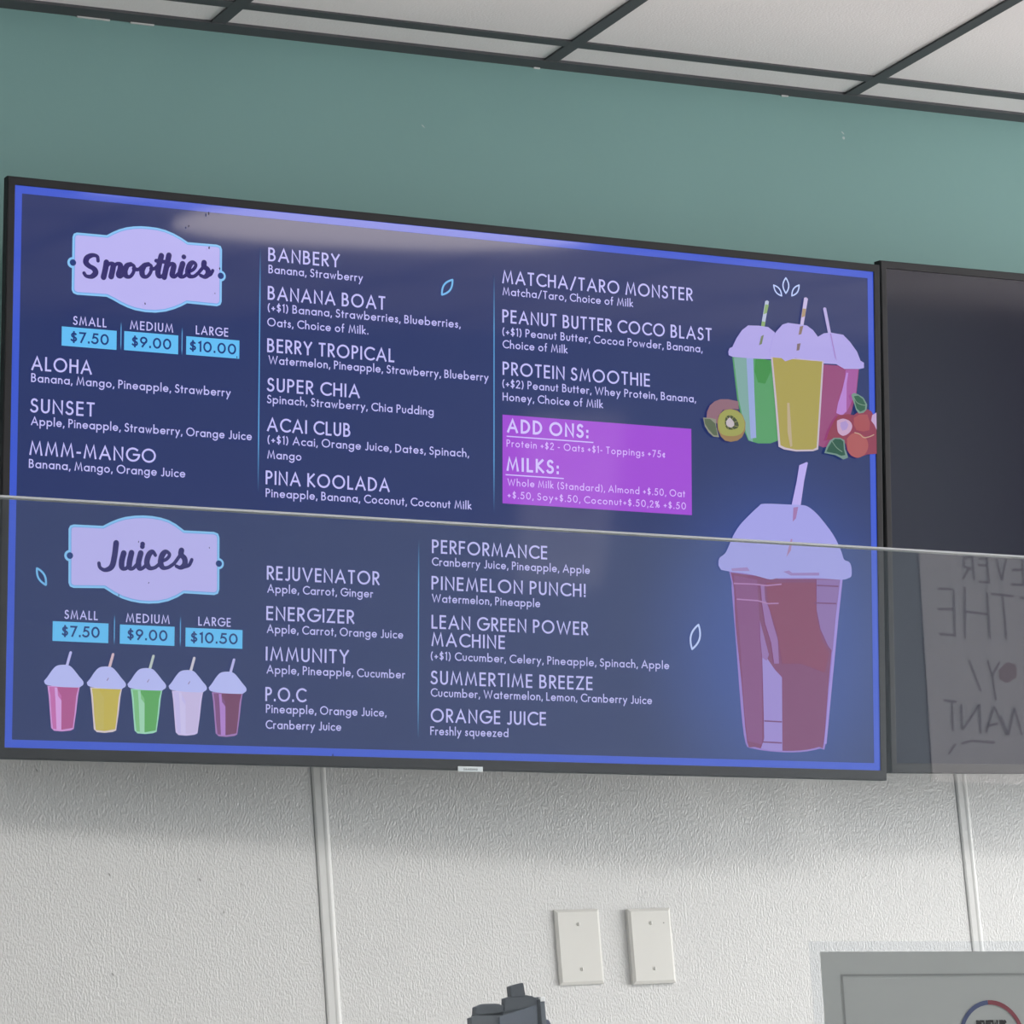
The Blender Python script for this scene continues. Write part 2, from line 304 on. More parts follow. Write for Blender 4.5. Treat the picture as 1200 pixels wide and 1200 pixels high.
SCRIPT = [([[(-598.1,306.9),(-599.5,313.4),(-606.8,314.5),(-614.4,310.3),(-616.6,303.4),(-612,298.3),(-604.3,294.6),(-601.5,288.8),(-607.3,282.8),(-615.4,282.7),(-619.1,286.8)],[(-585.3,305.8),(-586.6,296.1),(-589.4,283.3)],[(-586.6,296.1),(-581,304),(-575.3,303.2),(-575.6,296),(-577.8,285.2)],[(-576.1,296.4),(-570.3,304.5),(-564.3,304.1),(-564.2,297),(-566.4,289.1),(-563.2,286.5),(-558,290.9)],[(-547.9,306.3),(-553.6,303.6),(-556.9,295.5),(-555,288.5),(-548.8,287.7),(-543.8,294.4),(-542.8,303.4),(-547.9,306.3)],[(-543.2,300),(-536.3,299.5),(-530.6,304.5)],[(-520.8,308.7),(-527.2,305.9),(-530.6,297.8),(-528.9,290.8),(-522.9,290),(-517.4,296.8),(-516.2,305.8),(-520.8,308.7)],[(-516.6,302.4),(-511.5,302.9),(-506.5,307.8)],[(-500.9,323.3),(-504.2,309.1),(-505.9,296.7),(-502.9,291.8),(-497.1,294.5)],[(-508.9,315),(-493.9,314.5)],[(-489.1,325),(-492.6,307.9),(-496.1,291.5)],[(-493.5,303.4),(-486.9,312),(-481.5,310.7),(-482.8,302.1),(-483.7,295.7),(-479.7,293.8),(-474,298.8)],[(-467.6,314.2),(-471,302),(-470.9,295.7),(-465.8,295.1),(-460.1,300.1)],[(-459.6,302.4),(-450.8,307.2),(-447.1,314.3),(-451.4,317.7),(-456.9,312.9),(-459.6,303),(-456.8,296.8),(-449.5,297),(-442.6,303)],[(-442.6,303),(-435.7,311.9),(-433.4,318.2)],[(-434.1,318.8),(-434.1,313.2),(-428.4,308.7),(-427.9,302),(-433.2,297.5),(-439.5,299.2)],[(-428.3,299.7),(-423.7,302.2),(-420.4,308.1)]],[(-465.9,324.7)]),([[(-564,-107),(-566.3,-126.8),(-570.2,-141.8),(-579.8,-147.3),(-587.7,-144.2),(-589.6,-137.8)],[(-552.3,-121.3),(-555.3,-133.9),(-554.3,-142.6),(-548.4,-143.4),(-543.5,-136.6)],[(-540.5,-120.2),(-543.5,-134.8),(-543,-142),(-538,-142.9),(-532.4,-137.1)],[(-526.4,-120),(-529.7,-133.7),(-528.4,-141.7),(-523.9,-142.2),(-517.6,-136.4)],[(-504,-121.9),(-508.2,-116.8),(-514.1,-122),(-516.9,-133.5),(-512.9,-140.8),(-505,-140.2),(-497.5,-134.3)],[(-496.6,-131),(-486.8,-126.7),(-482.3,-119.9),(-487.6,-115.8),(-493.5,-121.3),(-495.9,-132),(-492.4,-139.3),(-484.3,-138.9),(-475.2,-132.8)],[(-475.2,-132.8),(-467.3,-121.8),(-463.2,-113.9)],[(-463.9,-112.8),(-464.5,-119),(-459,-124.7),(-458.9,-133.5),(-465.3,-138.2),(-471.7,-136.3)],[(-459.3,-136.8),(-451.9,-133.8),(-447.9,-125.7)]],[(-523.8,-106.7),(-524.2,-110.2)])]
CUP = {'body': [(-663.2,-317.8),(-615.1,-317.7),(-617.4,-330.9),(-619.8,-355),(-623.1,-378.8),(-628,-381.1),(-640.4,-382.7),(-652,-382),(-656.6,-378),(-658.5,-358.8),(-661,-332.3)],'fill': [(-660.7,-319.3),(-617.1,-319.1),(-620.1,-331),(-622.1,-355.1),(-624.6,-377.1),(-640.4,-380.2),(-653.8,-379.2),(-656.5,-358.7),(-658.6,-332.2)],'light': [(-660.7,-319.3),(-650.9,-319.3),(-642.4,-331.7),(-641.8,-380.2),(-653.8,-379.2),(-656.5,-358.7),(-658.6,-332.2)],'streak': [(-652.9,-320.1),(-648.8,-319.9),(-647.7,-331.9),(-642.3,-338.4),(-641.8,-380.4),(-648.9,-380.6),(-651.3,-337.3)],'lid': [(-668.8,-311.3),(-663.4,-304.7),(-658,-296.5),(-651.3,-289.4),(-643.1,-287.2),(-635.5,-287.2),(-629.2,-289.3),(-622.2,-296.4),(-616.6,-303.1),(-610.7,-309.6),(-610.3,-314.6),(-614.4,-317.7),(-617.8,-318.9),(-639.9,-319.1),(-661.9,-317.3),(-667.6,-315)],'straw': [(-637.1,-287.3),(-631.9,-268.4),(-630.7,-267.3),(-628.4,-267.7),(-628.1,-269.3),(-633.1,-287.7)],'mark': [(-639.3,-307),(-636.6,-302.9),(-635.9,-303.8),(-638.4,-308.3)]}
CUPOFF = [(0,0),(63.7,-0.2),(125,-0.3),(187.7,-1),(249.4,-1.1)]
THREE = {'green_body': [(460.3,246.5),(531.4,246.3),(537.2,183.6),(542.5,116.4),(528.9,111),(506,109.5),(488.3,112.8),(482.1,125.8),(468.6,178.7)],'green_light': [(462.8,245.1),(490.7,247.2),(493.9,180.5),(496.4,111.1),(488.8,114),(483.8,125.9),(471.1,178.8)],'green_streak': [(485.6,246.8),(498.3,247.1),(499.6,194.4),(502.3,118.2),(492.1,116.4),(489.3,171.2)],'green_dark': [(503.4,250.9),(528.9,245),(530.5,228.2),(519.6,207.1),(506.9,208.4),(500.6,225.9)],'green_lid': [(454.1,259.4),(459.6,262.1),(466.8,276.2),(477.1,290.5),(488.6,299.3),(507.6,300.4),(525.5,299.6),(538.2,291.6),(553.4,266.1),(532.7,247.6),(499.5,246.1),(460.3,245.8),(452.7,248.1),(452,253.7)],'pink_body': [(626,246.8),(695.9,247.6),(690.1,203.7),(676.6,161.7),(650,116.7),(626.5,110.6),(617,113.4),(621.7,189.7)],'pink_light': [(669.7,241),(693.8,244),(688.8,203.6),(670.1,170.3),(661.1,176.5),(668.1,218.1)],'pink_streak': [(670.9,236.5),(674.8,236.4),(671.5,218.3),(670.2,172.6),(662.2,165.2),(651.1,168.6),(654.7,185.2),(662.7,206.3)],'pink_lid': [(615.5,289.7),(628.6,297.6),(641.6,300),(665.1,298.2),(678.1,287.4),(691,272.4),(697.4,258),(703.9,255),(703.8,246.3),(695.9,244.1),(667,241.9),(651.5,248.7),(625.4,247.9),(610.1,263.8)],'yellow_body': [(529.7,251.8),(628.1,252.6),(615.6,106.5),(605.8,103),(574.9,100.5),(551.8,102.4),(542.1,106.3),(536,183.5)],'yellow_fill': [(532.7,250.5),(624.7,250.8),(612.6,109.3),(605.8,105.7),(574.9,103.2),(554.4,105.5),(545.5,108.7),(539.3,183.7)],'yellow_streak': [(558.4,178.3),(562.8,178.6),(567.2,109),(563.4,106.5),(558.5,131)],'yellow_lid': [(527.7,257.3),(533,280.3),(539.5,293.3),(551.2,305.6),(561.5,309.2),(584.7,308.3),(596.3,307.7),(607.9,301.1),(616.8,291.1),(624.4,271.7),(633.3,251.9),(594.4,251.6),(573.8,252.3),(555.7,245.9),(548.1,251),(528.9,250.6)],'straw_g': [(512.7,299.5),(520.8,341.6),(524.6,343.5),(527.9,341.5),(519.1,299.6)],'straw_y': [(584.2,308.3),(592.1,352.9),(596,354.1),(599.3,351.7),(590.3,307.7)],'straw_p': [(637.2,298.9),(628.5,338.6),(631.1,341.1),(634.3,339.8),(642.9,299.4)],'sg1': [(517.3,319.8),(520.7,336.4),(527.4,336),(523.7,322.6)],'sg2': [(512.7,299.5),(514.1,308.2),(521,307.6),(519.1,299.6)],'sy1': [(586.8,319.9),(588.8,334.8),(595.3,334.9),(593.1,322.7)],'m1': [(511.3,283.1),(516.4,285.8),(512.5,270.8),(507.4,268.1)],'m2': [(583.3,304.8),(589.8,306.5),(585.8,292.5),(580.6,291)],'m3': [(577.9,276),(584.4,277.6),(581.7,266.1),(576.5,264.5)],'m4': [(639.5,298),(641.6,298.2),(649,264.5),(651.5,253.3),(647.9,259.9)]}
KIWI = {'back': [(410.5,143.5),(411.6,153.7),(416.8,164.1),(425.1,171.1),(435.4,175.3),(449.9,176.4),(468.5,174.2),(468.9,161.4),(453.9,161.2),(440.5,158.5),(432.1,148.7),(430,135.7),(422.8,138.9)],'slice2': [(404.1,143.6),(417.7,144),(427.5,142.4),(427.9,130.1),(432.9,114),(422.6,114.2),(414.5,120.1),(407.3,129.6)],'slice2f': [(406.4,141.9),(416.7,142.1),(425.9,135.5),(429.8,116.5),(422.6,116.9),(413.5,125.5),(407.4,134.2)],'skin': [(429.5,139.4),(433.2,150.6),(442.5,158.6),(453.9,161.2),(466.3,159.4),(475.6,152.6),(480.7,141.1),(480.1,128.1),(474.3,116.7),(465.9,110.7),(453.5,107.8),(443.2,109.2),(436,115.1),(429.9,126.6)],'flesh': [(430.8,139.5),(434.2,149.8),(442.5,157.2),(453.9,159.9),(465.8,157.9),(474.5,151.7),(479.1,140.9),(477.5,128.9),(470.2,121),(458.7,117.5),(443.2,117.4),(435,121.4),(431.5,130.4)],'ring': [(442.9,140.3),(445.5,147.8),(451.8,150.5),(459,148.7),(466.2,141.9),(467.7,132.8),(458.8,128.1),(448.5,127.8),(443.9,133)],'core': [(445.5,140.5),(448.6,144.4),(452.2,146.9),(455.8,143.9),(459.4,139.6),(459.4,134.1),(453.7,130.9),(448,132.4),(445.4,135.9)]}
BERRY = {'red1': [(629.5,122.1),(636,139.1),(645.1,155.2),(652.8,164.6),(671.9,168.1),(682,166.6),(692.3,174),(707.7,178.4),(715.3,175.6),(725.4,160.7),(725.4,106.2),(706.8,103.9),(688.8,97.2),(676.1,99.7),(668.6,108.1),(666.2,119),(648.5,126.7)],'red2': [(668.2,126.9),(676.6,135.2),(686.8,138.1),(699.5,134.5),(707,126.1),(708.2,115.1),(701.7,103.6),(688.8,97.2),(677.4,99.8),(669.9,108.1)],'red3': [(682,162.1),(692.2,168.4),(707.6,169.5),(712.5,155.4),(711.1,144.1),(699.6,141.1),(686.8,142.5),(681.8,151)],'pale1': [(650.1,155.5),(661.6,159.6),(674.3,156.1),(678.6,147.5),(672.8,137.1),(661.3,131.4),(652.4,135.8),(650,145.5)],'pale1c': [(656.4,152.6),(666.6,156.7),(671.6,150.3),(667.7,142.3),(660.1,139.6),(656.4,146)],'pale2': [(714.5,159.9),(716.5,169),(724.9,174),(725.9,145.1),(720.2,153.7)],'leaf1': [(677.3,199.6),(682.5,203.3),(690.1,201.6),(700.3,196.8),(707.2,186.1),(705.8,177.1),(699.9,171.7),(691,170),(686,175.7),(682.3,186.6)],'leaf1d': [(682.4,197.7),(690.1,199.4),(698.9,194.5),(704,185.9),(702.6,176.9),(693.6,172.9),(687.3,178.1),(684.2,187.8)],'leaf2': [(625.5,100.9),(629.4,111),(635.8,121.4),(643.5,126.9),(656.1,127.7),(663.7,124.3),(664.8,110),(668.5,101.4),(669.7,96),(660.8,92.6),(653.2,96),(645.7,98.9)],'leaf2d': [(629.3,103.3),(633.2,111.3),(639.6,120.5),(646,125.4),(656.1,125.5),(661.2,122),(662.3,108.8),(664.7,100.1),(657.1,98.5),(648.2,101.2)],'leaf2s': [[(639.6,121.6),(648.4,111.2),(658.4,105.2)],[(679.9,199.8),(687.4,188.1),(698.8,184.4),(705.2,184.9)],[(682.9,137.8),(691.8,136.2),(699.4,131.1),(709.7,132.9),(718.7,136.9)]]}
BIG = {'body': [(450.4,-94.7),(456,-119),(455.6,-126.5),(462.5,-212),(470.3,-313.8),(478,-369.2),(491.4,-378.4),(534.8,-382.7),(578.6,-381.7),(614.4,-375.3),(624.2,-367.8),(636.3,-267.8),(648.7,-161.2),(658.6,-102.6),(659.9,-101.1)],'fill': [(453.8,-100.7),(459.4,-127),(461.9,-183.4),(472,-278.1),(480.7,-368),(494.1,-375.9),(534.8,-380.4),(578.6,-379.3),(611.7,-372.9),(620.6,-366.7),(630.7,-272.8),(644.5,-161.4),(653.5,-102.8),(653.9,-102.5),(612.2,-103.4),(543.6,-106.7)],'left': [(461,-119.1),(468.5,-202.2),(477,-325.4),(482,-366.8),(507.7,-372),(508.8,-243.6),(505.3,-176.9),(501.8,-110),(458.5,-104.9)],'deep': [(518.1,-114.1),(609,-109.8),(609.7,-165.2),(619.1,-201),(632.7,-222.2),(624,-253.8),(580,-241),(545.7,-242.2),(536.6,-192.3),(520.6,-147.5)],'streak': [(509,-229.2),(517.1,-233.7),(531.9,-252.3),(544.6,-263.8),(544.1,-380.6),(522.6,-381.1),(504.9,-378),(511.1,-362.4),(510.8,-324.4)],'streak2': [(507.2,-119.4),(514,-119),(515.2,-140.5),(523.2,-157),(529.8,-180.6),(537.8,-204.2),(539.4,-242.4),(530.6,-242.8),(525.5,-209.5),(514.8,-178.8),(509.7,-148)],'streak3': [(505.3,-174.5),(509.3,-188.6),(521.2,-228.8),(517,-238.5),(508.9,-234),(505.9,-205.5)],'right': [(610.4,-104.9),(656.3,-102.7),(647.3,-163.7),(638.3,-219.6),(630,-210.2),(616.5,-184.3),(609.9,-153.2)],'rim_r': [(658.6,-102.6),(650.6,-161.1),(637.2,-267.8),(625,-367.8),(620.6,-367.9),(632.2,-270.4),(645.1,-161.3),(654.1,-102.8)],'l1': [[(458.3,-118.1),(496.3,-117.5),(518.1,-118.8),(545.5,-115.2)],[(463.6,-142.9),(501.5,-143.6),(520.6,-147.5),(539.7,-146.2)]],'l2': [[(610.3,-114.1),(650.6,-113.9)],[(605.8,-142.5),(646.1,-141.9)],[(511.3,-334.4),(543.4,-334.9)],[(507.7,-367.7),(543.1,-368.3)]],'lid': [(430.8,-90.6),(432.5,-79.3),(442.5,-71.6),(448.3,-62.1),(457.8,-42.2),(469.5,-25.1),(485.9,-8.8),(504.8,7.7),(515.3,12.5),(563.6,13.8),(582.5,14.3),(595.6,12.3),(610.9,2.4),(625.1,-11.4),(639.2,-27.3),(648.6,-41.3),(656.8,-57.6),(661.5,-69.8),(671,-73.5),(675,-81.7),(674.9,-95.2),(669.5,-99.6),(655.1,-103),(612.2,-102.4),(543.6,-105.6),(524.8,-108.6),(506.1,-105.4),(482.9,-101.4),(452.7,-99.7),(435.4,-97.5)],'straw': [(565.5,13.5),(575.3,52.3),(580.3,78.6),(593.9,84.6),(596.3,83.7),(588.9,53.1),(582.1,13.6)],'m1': [(568.3,9.3),(577.3,10.9),(572.8,-8),(566.9,-13.6)],'m2': [(563.1,-41.7),(565.9,-42),(562.9,-60.3),(554.5,-71.1),(558.7,-56.4)],'m3': [(548.4,-95.1),(559,-92.5),(564.9,-96.4),(614.7,-93.3),(614.6,-98.1),(562.5,-100.6)],'m4': [(453.9,-94.6),(482.9,-91.1),(487.5,-97),(455,-98.6)],'center': (548.8,-217.5)}
POSTER = {'rect': [(2.121,2.781),(2.518,2.787),(2.431,2.143),(2.09,2.156)],'lines': [[(2.165,2.656),(2.214,2.656)],[(2.158,2.602),(2.207,2.603)],[(2.156,2.537),(2.209,2.534)],[(2.217,2.654),(2.205,2.534)],[(2.253,2.662),(2.237,2.525)],[(2.323,2.648),(2.317,2.526)],[(2.24,2.598),(2.315,2.592)],[(2.336,2.646),(2.407,2.641)],[(2.372,2.639),(2.37,2.524)],[(2.428,2.638),(2.484,2.634)],[(2.287,2.745),(2.286,2.681)],[(2.287,2.745),(2.262,2.739),(2.257,2.718),(2.282,2.709)],[(2.273,2.714),(2.249,2.682)],[(2.303,2.722),(2.336,2.721)],[(2.3,2.677),(2.335,2.677)],[(2.334,2.741),(2.333,2.678)],[(2.308,2.739),(2.336,2.74)],[(2.364,2.741),(2.375,2.683)],[(2.375,2.683),(2.398,2.742)],[(2.405,2.673),(2.445,2.672)],[(2.449,2.744),(2.444,2.671)],[(2.413,2.712),(2.448,2.712)],[(2.417,2.745),(2.452,2.745)],[(2.242,2.47),(2.269,2.389)],[(2.301,2.47),(2.311,2.43)],[(2.34,2.466),(2.311,2.43)],[(2.311,2.43),(2.315,2.365)],[(2.148,2.364),(2.189,2.36)],[(2.174,2.361),(2.167,2.284)],[(2.203,2.354),(2.198,2.287)],[(2.198,2.287),(2.261,2.354)],[(2.261,2.354),(2.255,2.279)],[(2.275,2.297),(2.313,2.304)],[(2.273,2.279),(2.307,2.349)],[(2.307,2.349),(2.337,2.274)],[(2.325,2.324),(2.343,2.274)],[(2.343,2.274),(2.371,2.345)],[(2.371,2.345),(2.387,2.274)],[(2.19,2.252),(2.225,2.259),(2.297,2.254)],[(2.172,2.252),(2.147,2.225)]],'heart': [(2.335,2.445),(2.362,2.466),(2.393,2.461),(2.391,2.426),(2.355,2.41),(2.334,2.42)]}
DEVICE = {'body': [(-1.4585,1.3538),(-1.4579,1.3609),(-1.4318,1.3652),(-1.3895,1.373),(-1.3874,1.3789),(-1.3858,1.3799),(-1.383,1.3782),(-1.3826,1.3505)],'case': [(-1.4616,1.3539),(-1.4603,1.3637),(-1.456,1.3651),(-1.4554,1.3662),(-1.4317,1.367),(-1.389,1.3789),(-1.391,1.3509)],'left': [(-1.4561,1.3644),(-1.4548,1.3734),(-1.4474,1.3758),(-1.433,1.3756),(-1.4319,1.3741),(-1.4257,1.3738),(-1.4266,1.3632)],'mid': [(-1.4264,1.3677),(-1.4249,1.3799),(-1.4188,1.3814),(-1.4039,1.3822),(-1.4003,1.3816),(-1.3947,1.3799),(-1.389,1.3791),(-1.3897,1.3708)],'cam': [(-1.4186,1.3801),(-1.4188,1.3905),(-1.4145,1.3917),(-1.4055,1.3934),(-1.4046,1.3923),(-1.4038,1.3831),(-1.404,1.3804)],'screen': [(-1.4344,1.3527),(-1.4325,1.363),(-1.3906,1.3726),(-1.3915,1.3509)],'strip': [(-1.3879,1.3775),(-1.383,1.3778),(-1.3827,1.3505),(-1.3881,1.3507)],'knob': [(-1.3816,1.3505),(-1.381,1.3591),(-1.3777,1.3586),(-1.3754,1.3547),(-1.3753,1.3502)],'dot': [(-1.3706,1.35),(-1.3692,1.3536),(-1.3659,1.3545),(-1.3634,1.3533),(-1.3632,1.3497)]}
# ---------------- materials ----------------
teal=bump(mat('teal_paint',TEAL,.55,spec=.35),60,.12,.002,colvar=.025)
frp=bump(mat('pebbled_white_panel',FRPC,.38,spec=.45),340,.62,.0028,(1,1,.55),detail=1.2)
strip_m=mat('white_divider_plastic',(.61,.61,.60),.35)
joint_m=mat('panel_joint_grey',(.20,.20,.19),.8)
gap_m=mat('dark_joint',(.05,.05,.05),.8)
tile_m=bump(mat('ceiling_tile_board',TILE,.9,spec=.2),220,.25,.002,colvar=.02)
grid_m=mat('charcoal_grid_metal',(.062,.062,.068),.5)
ceil_m=mat('ceiling_board',(.6,.58,.57),.9)
floor_m=bump(mat('floor_vinyl',(.62,.61,.58),.4),30,.05,.002,colvar=.1)
wallf_m=mat('front_wall_paint',(.29,.36,.41),.6); wallw_m=mat('side_wall_paint',(.78,.79,.78),.7)
bezel_m=mat('dark_bezel_plastic',(.026,.026,.028),.6,spec=.18)
side_m=mat('bezel_side_metal',(.022,.025,.028),.6,spec=.18)
back_m=mat('black_housing',(.015,.015,.016),.6)
steel_m=mat('grey_bracket_steel',(.2,.2,.2),.4,.8)
plate_m=mat('ivory_plate_plastic',(.60,.59,.56),.32,spec=.5)
screw_m=mat('painted_screw',(.62,.61,.57),.3)
slot_m=mat('screw_slot',(.16,.15,.13),.7)
edge_m=mat('polished_glass_edge',(.36,.38,.40),.5,spec=.6)
# ---------------- room shell ----------------
wb=box('wall_back',XL,.004,0,XR,.16,ZC+.4,teal); tag(wb,'teal painted shop wall, pebbled white panels on its lower part',kind='structure')
PT=2.34; P0=-.7013; PW=1.2214; k=0
for i in range(-3,5):
    x0=P0+i*PW; x1=min(x0+PW,XR); x0c=max(x0,XL)
    if x1<=x0c: continue
    box('wall_panel',x0c+.0012,0,.02,x1-.0003,.0039,PT,frp,wb)
    if x0>XL:
        s=empty('panel_divider_strip',(x0,0,0)); s.parent=wb
        V=[];F=[];prof=[(.0012,0),(.0014,-.0016),(.004,-.0030),(.0145,-.0034),(.0165,-.0042),(.0195,-.0046),(.0225,-.0040),(.0245,-.0022),(.026,0)]
        for z in (.02,PT):
            V+=[(x,y,z) for x,y in prof]
        n=len(prof)
        for j in range(n-1): F.append((j,j+1,n+j+1,n+j))
        me=bpy.data.meshes.new('panel_divider_strip'); me.from_pydata(V,[],F); me.materials.append(strip_m)
        bpy.data.objects.remove(s); s=bpy.data.objects.new('panel_divider_strip',me); COL.objects.link(s); s.location=(x0,0,0); s.parent=wb
        box('panel_joint',x0-.0003,.0008,.02,x0+.0012,.0038,PT,joint_m,wb)
box('panel_cap_strip',XL,-.004,PT-.005,XR,.0039,PT+.018,strip_m,wb)
fl=box('floor',XL,YF,-.1,XR,.012,0,floor_m); tag(fl,'plain grey shop floor',kind='structure')
bs=box('baseboard_back',XL,-.014,0,XR,-.0045,.1,mat('baseboard_vinyl',(.08,.08,.08),.6)); tag(bs,'dark baseboard under the pebbled panels',kind='structure')
ce=box('ceiling',XL,YF,ZC+.03,XR,.012,ZC+.4,ceil_m); tag(ce,'suspended ceiling of pale tiles in a charcoal grid',kind='structure')
# tiles and grid bars (children of the ceiling)
TX0=-.7930-.0; TP=.6096; TY=[-.1099-1.2192*i for i in range(6)]
xs=[TX0+TP*i for i in range(-6,10)]
xs=[x for x in xs if XL<x<XR]
edges=[XL]+xs+[XR]
tile_me={}
def tile(w,d,x,y):
    key=(round(w,3),round(d,3))
    if key not in tile_me:
        bm=bmesh.new(); addbox(bm,-w/2,-d/2,0,w/2,d/2,.016); o=bm_obj('ceiling_tile',bm,tile_m,ce,.0015,1); tile_me[key]=o.data
    else:
        o=bpy.data.objects.new('ceiling_tile',tile_me[key]); COL.objects.link(o); o.parent=ce
    o.location=(x,y,ZC+.0035)
rows=[0]+TY
rows=[r for r in rows if r>YF]+[YF]
for a,b in zip(edges[:-1],edges[1:]):
    for r0,r1 in zip(rows[:-1],rows[1:]):
        if b-a>.03 and r0-r1>.03: tile(b-a-.006,r0-r1-.006,(a+b)/2,(r0+r1)/2)
for x in xs: box('ceiling_grid_bar',x-.0127,YF,ZC,x+.0127,-.030,ZC+.03,grid_m,ce)
for a,b in zip(edges[:-1],edges[1:]):
    for r in rows[1:-1]: box('ceiling_cross_bar',a+.0127,r-.0120,ZC+.0002,b-.0127,r+.0120,ZC+.03,grid_m,ce)
wa=box('wall_angle',XL,-.031,ZC-.0012,XR,.0039,ZC+.012,grid_m,ce)
for x,w in ((-1.02,.055),(-.93,.04),(-.20,.012),(.30,.014)):      # short pale slivers along the underside of the wall angle
    box('pale_sliver',x,.0008,ZC-.0034,x+w,.0038,ZC-.0013,strip_m,ce)
wl=box('wall_left',XL-.15,YF,0,XL,.16,ZC+.4,wallw_m); tag(wl,'pale side wall left of the counter',kind='structure')
bm=bmesh.new(); wy0,wy1,wz0,wz1=-5.6,-.8,.25,2.95
addbox(bm,XR,YF,0,XR+.15,.16,wz0); addbox(bm,XR,YF,wz1,XR+.15,.16,ZC+.4); addbox(bm,XR,wy1,wz0,XR+.15,.16,wz1); addbox(bm,XR,YF,wz0,XR+.15,wy0,wz1)
wr=bm_obj('wall_right',bm,wallw_m); tag(wr,'pale side wall with a wide daylight window',kind='structure')
wf=box('wall_front',XL,YF-.15,0,XR,YF,ZC+.4,wallf_m); tag(wf,'grey-green shop front wall behind the viewer',kind='structure')
frame_m=mat('window_frame_aluminium',(.3,.3,.3),.4,.6)
w1=empty('window_1',(XR,(wy0+wy1)/2,0)); tag(w1,'wide side window letting in daylight',kind='structure')
for y in (wy0+.02,(wy0+wy1)/2,wy1-.02):
    o=box('window_mullion',-.01,y-.025-(wy0+wy1)/2,wz0,.12,y+.025-(wy0+wy1)/2,wz1,frame_m,w1)
# ceiling light panels (the nearest one is the pale glow mirrored along the top of the menu screen)
lamp_m=mat('lit_diffuser',(.8,.8,.8),.5,emit=(1,.86,.76),es=LAMP)
lamp_b=mat('bright_diffuser',(.8,.8,.8),.5,emit=(1,.95,.92),es=LAMPB)
def light_panel(x0,y0,x1,y1,label):
    t=empty('ceiling_light',((x0+x1)/2,(y0+y1)/2,ZC)); tag(t,label,'ceiling light')
    hx,hy=(x1-x0)/2,(y1-y0)/2; bm=bmesh.new()
    addbox(bm,-hx-.02,-hy-.02,-.03,hx+.02,-hy,-.001); addbox(bm,-hx-.02,hy,-.03,hx+.02,hy+.02,-.001); addbox(bm,-hx-.02,-hy,-.03,-hx,hy,-.001); addbox(bm,hx,-hy,-.03,hx+.02,hy,-.001)
    bm_obj('light_frame',bm,mat('white_light_frame',(.8,.8,.8),.4),t)
    box('diffuser',-hx,-hy,-.026,hx,hy,-.004,lamp_b,t,.002)
for a in LIGHTS: light_panel(*a)
def oval_light(x,y,rx,ry,label):
    t=empty('ceiling_light',(x,y,ZC)); tag(t,label,'ceiling light')
    def sup(k,z): return [((rx*k)*math.copysign(abs(math.cos(a))**.8,math.cos(a)),(ry*k)*math.copysign(abs(math.sin(a))**.8,math.sin(a)),z) for a in [i*2*math.pi/48 for i in range(48)]]
    for nm,rings,m in (('diffuser',[sup(.97,-.001),sup(.97,-.008),sup(.93,-.011)],lamp_m),('light_frame',[sup(1,-.0008),sup(1,-.006),sup(.972,-.006)],mat('white_rim',(.8,.8,.8),.4))):
        V=[v for r in rings for v in r]; n=48; F=[(k*n+i,k*n+(i+1)%n,(k+1)*n+(i+1)%n,(k+1)*n+i) for k in range(2) for i in range(n)]
        if nm=='diffuser': F.append(tuple(range(2*n,3*n)))
        mesh_obj(nm,V,F,m,t)
oval_light(*OVAL)

# ---------------- screen contents ----------------
K=GLOW
def glow(name,rgb,grad=None,k=1):
    """colour shown by the lit display; the glossy panel in front reflects the room"""
    c=lin(rgb); c=tuple(max(0,(v-HAZE[i])*K*k) for i,v in enumerate(c))
    return mat(name,(.012,.012,.013),SCR_R,spec=SCR_S,emit=c,es=1)
C_={'bg':glow('display_navy',NAVY),'border':glow('display_blue_border',(70,94,204)),'text':glow('display_lavender_text',(196,192,246)),
 'badge':glow('display_sky_blue',(104,190,244)),'price':glow('display_price_text',(36,66,124)),'ink':glow('display_script_ink',(54,50,108)),
 'tbadge':glow('display_badge_lavender',(186,180,240)),'tline':glow('display_badge_line',(118,168,228)),'tedge':glow('display_badge_edge',(138,196,244)),
 'panel':glow('display_magenta',(160,78,210)),'ptext':glow('display_panel_text',(208,192,250)),'plight':glow('display_panel_small_text',(214,182,250)),
 'leaf':glow('display_leaf_line',(190,205,248)),'leafb':glow('display_leaf_blue',(120,185,235)),
 'lid':glow('display_lid',(176,166,228)),'lidb':glow('display_lid_bluish',(184,188,244)),'lid2':glow('display_lid_big',(162,160,226))}
def S3(p,k): return (p[0]/1000,-.0004*k,p[1]/1000)
def poly(name,pts,col,k,parent):
    m=C_[col] if isinstance(col,str) else col
    return mesh_obj(name,[S3(p,k) for p in pts],[tuple(range(len(pts)))[::-1]],m,parent)
def multi(name,VF,m,k,parent):
    V=[];F=[]
    for v,f in VF:
        b=len(V); V+=v; F+=[tuple(i+b for i in q) for q in f]
    lay=[0]*len(V); top=-1; n=-1
    for q in F:                       # every stroke lies a hair above the one before it
        if min(q)>top: n+=1
        top=max(top,max(q))
        for i in q: lay[i]=n%10
    return mesh_obj(name,[S3(p,k+.07*l) for p,l in zip(V,lay)],F,C_[m] if isinstance(m,str) else m,parent)
def lines(name,L,w,m,k,parent,rnd=True,sm=True):
    V=[];F=[]
    for l in L: stroke_poly(smooth(l) if sm else l,w,V,F,rnd=rnd)
    return multi(name,[(V,F)],m,k,parent)
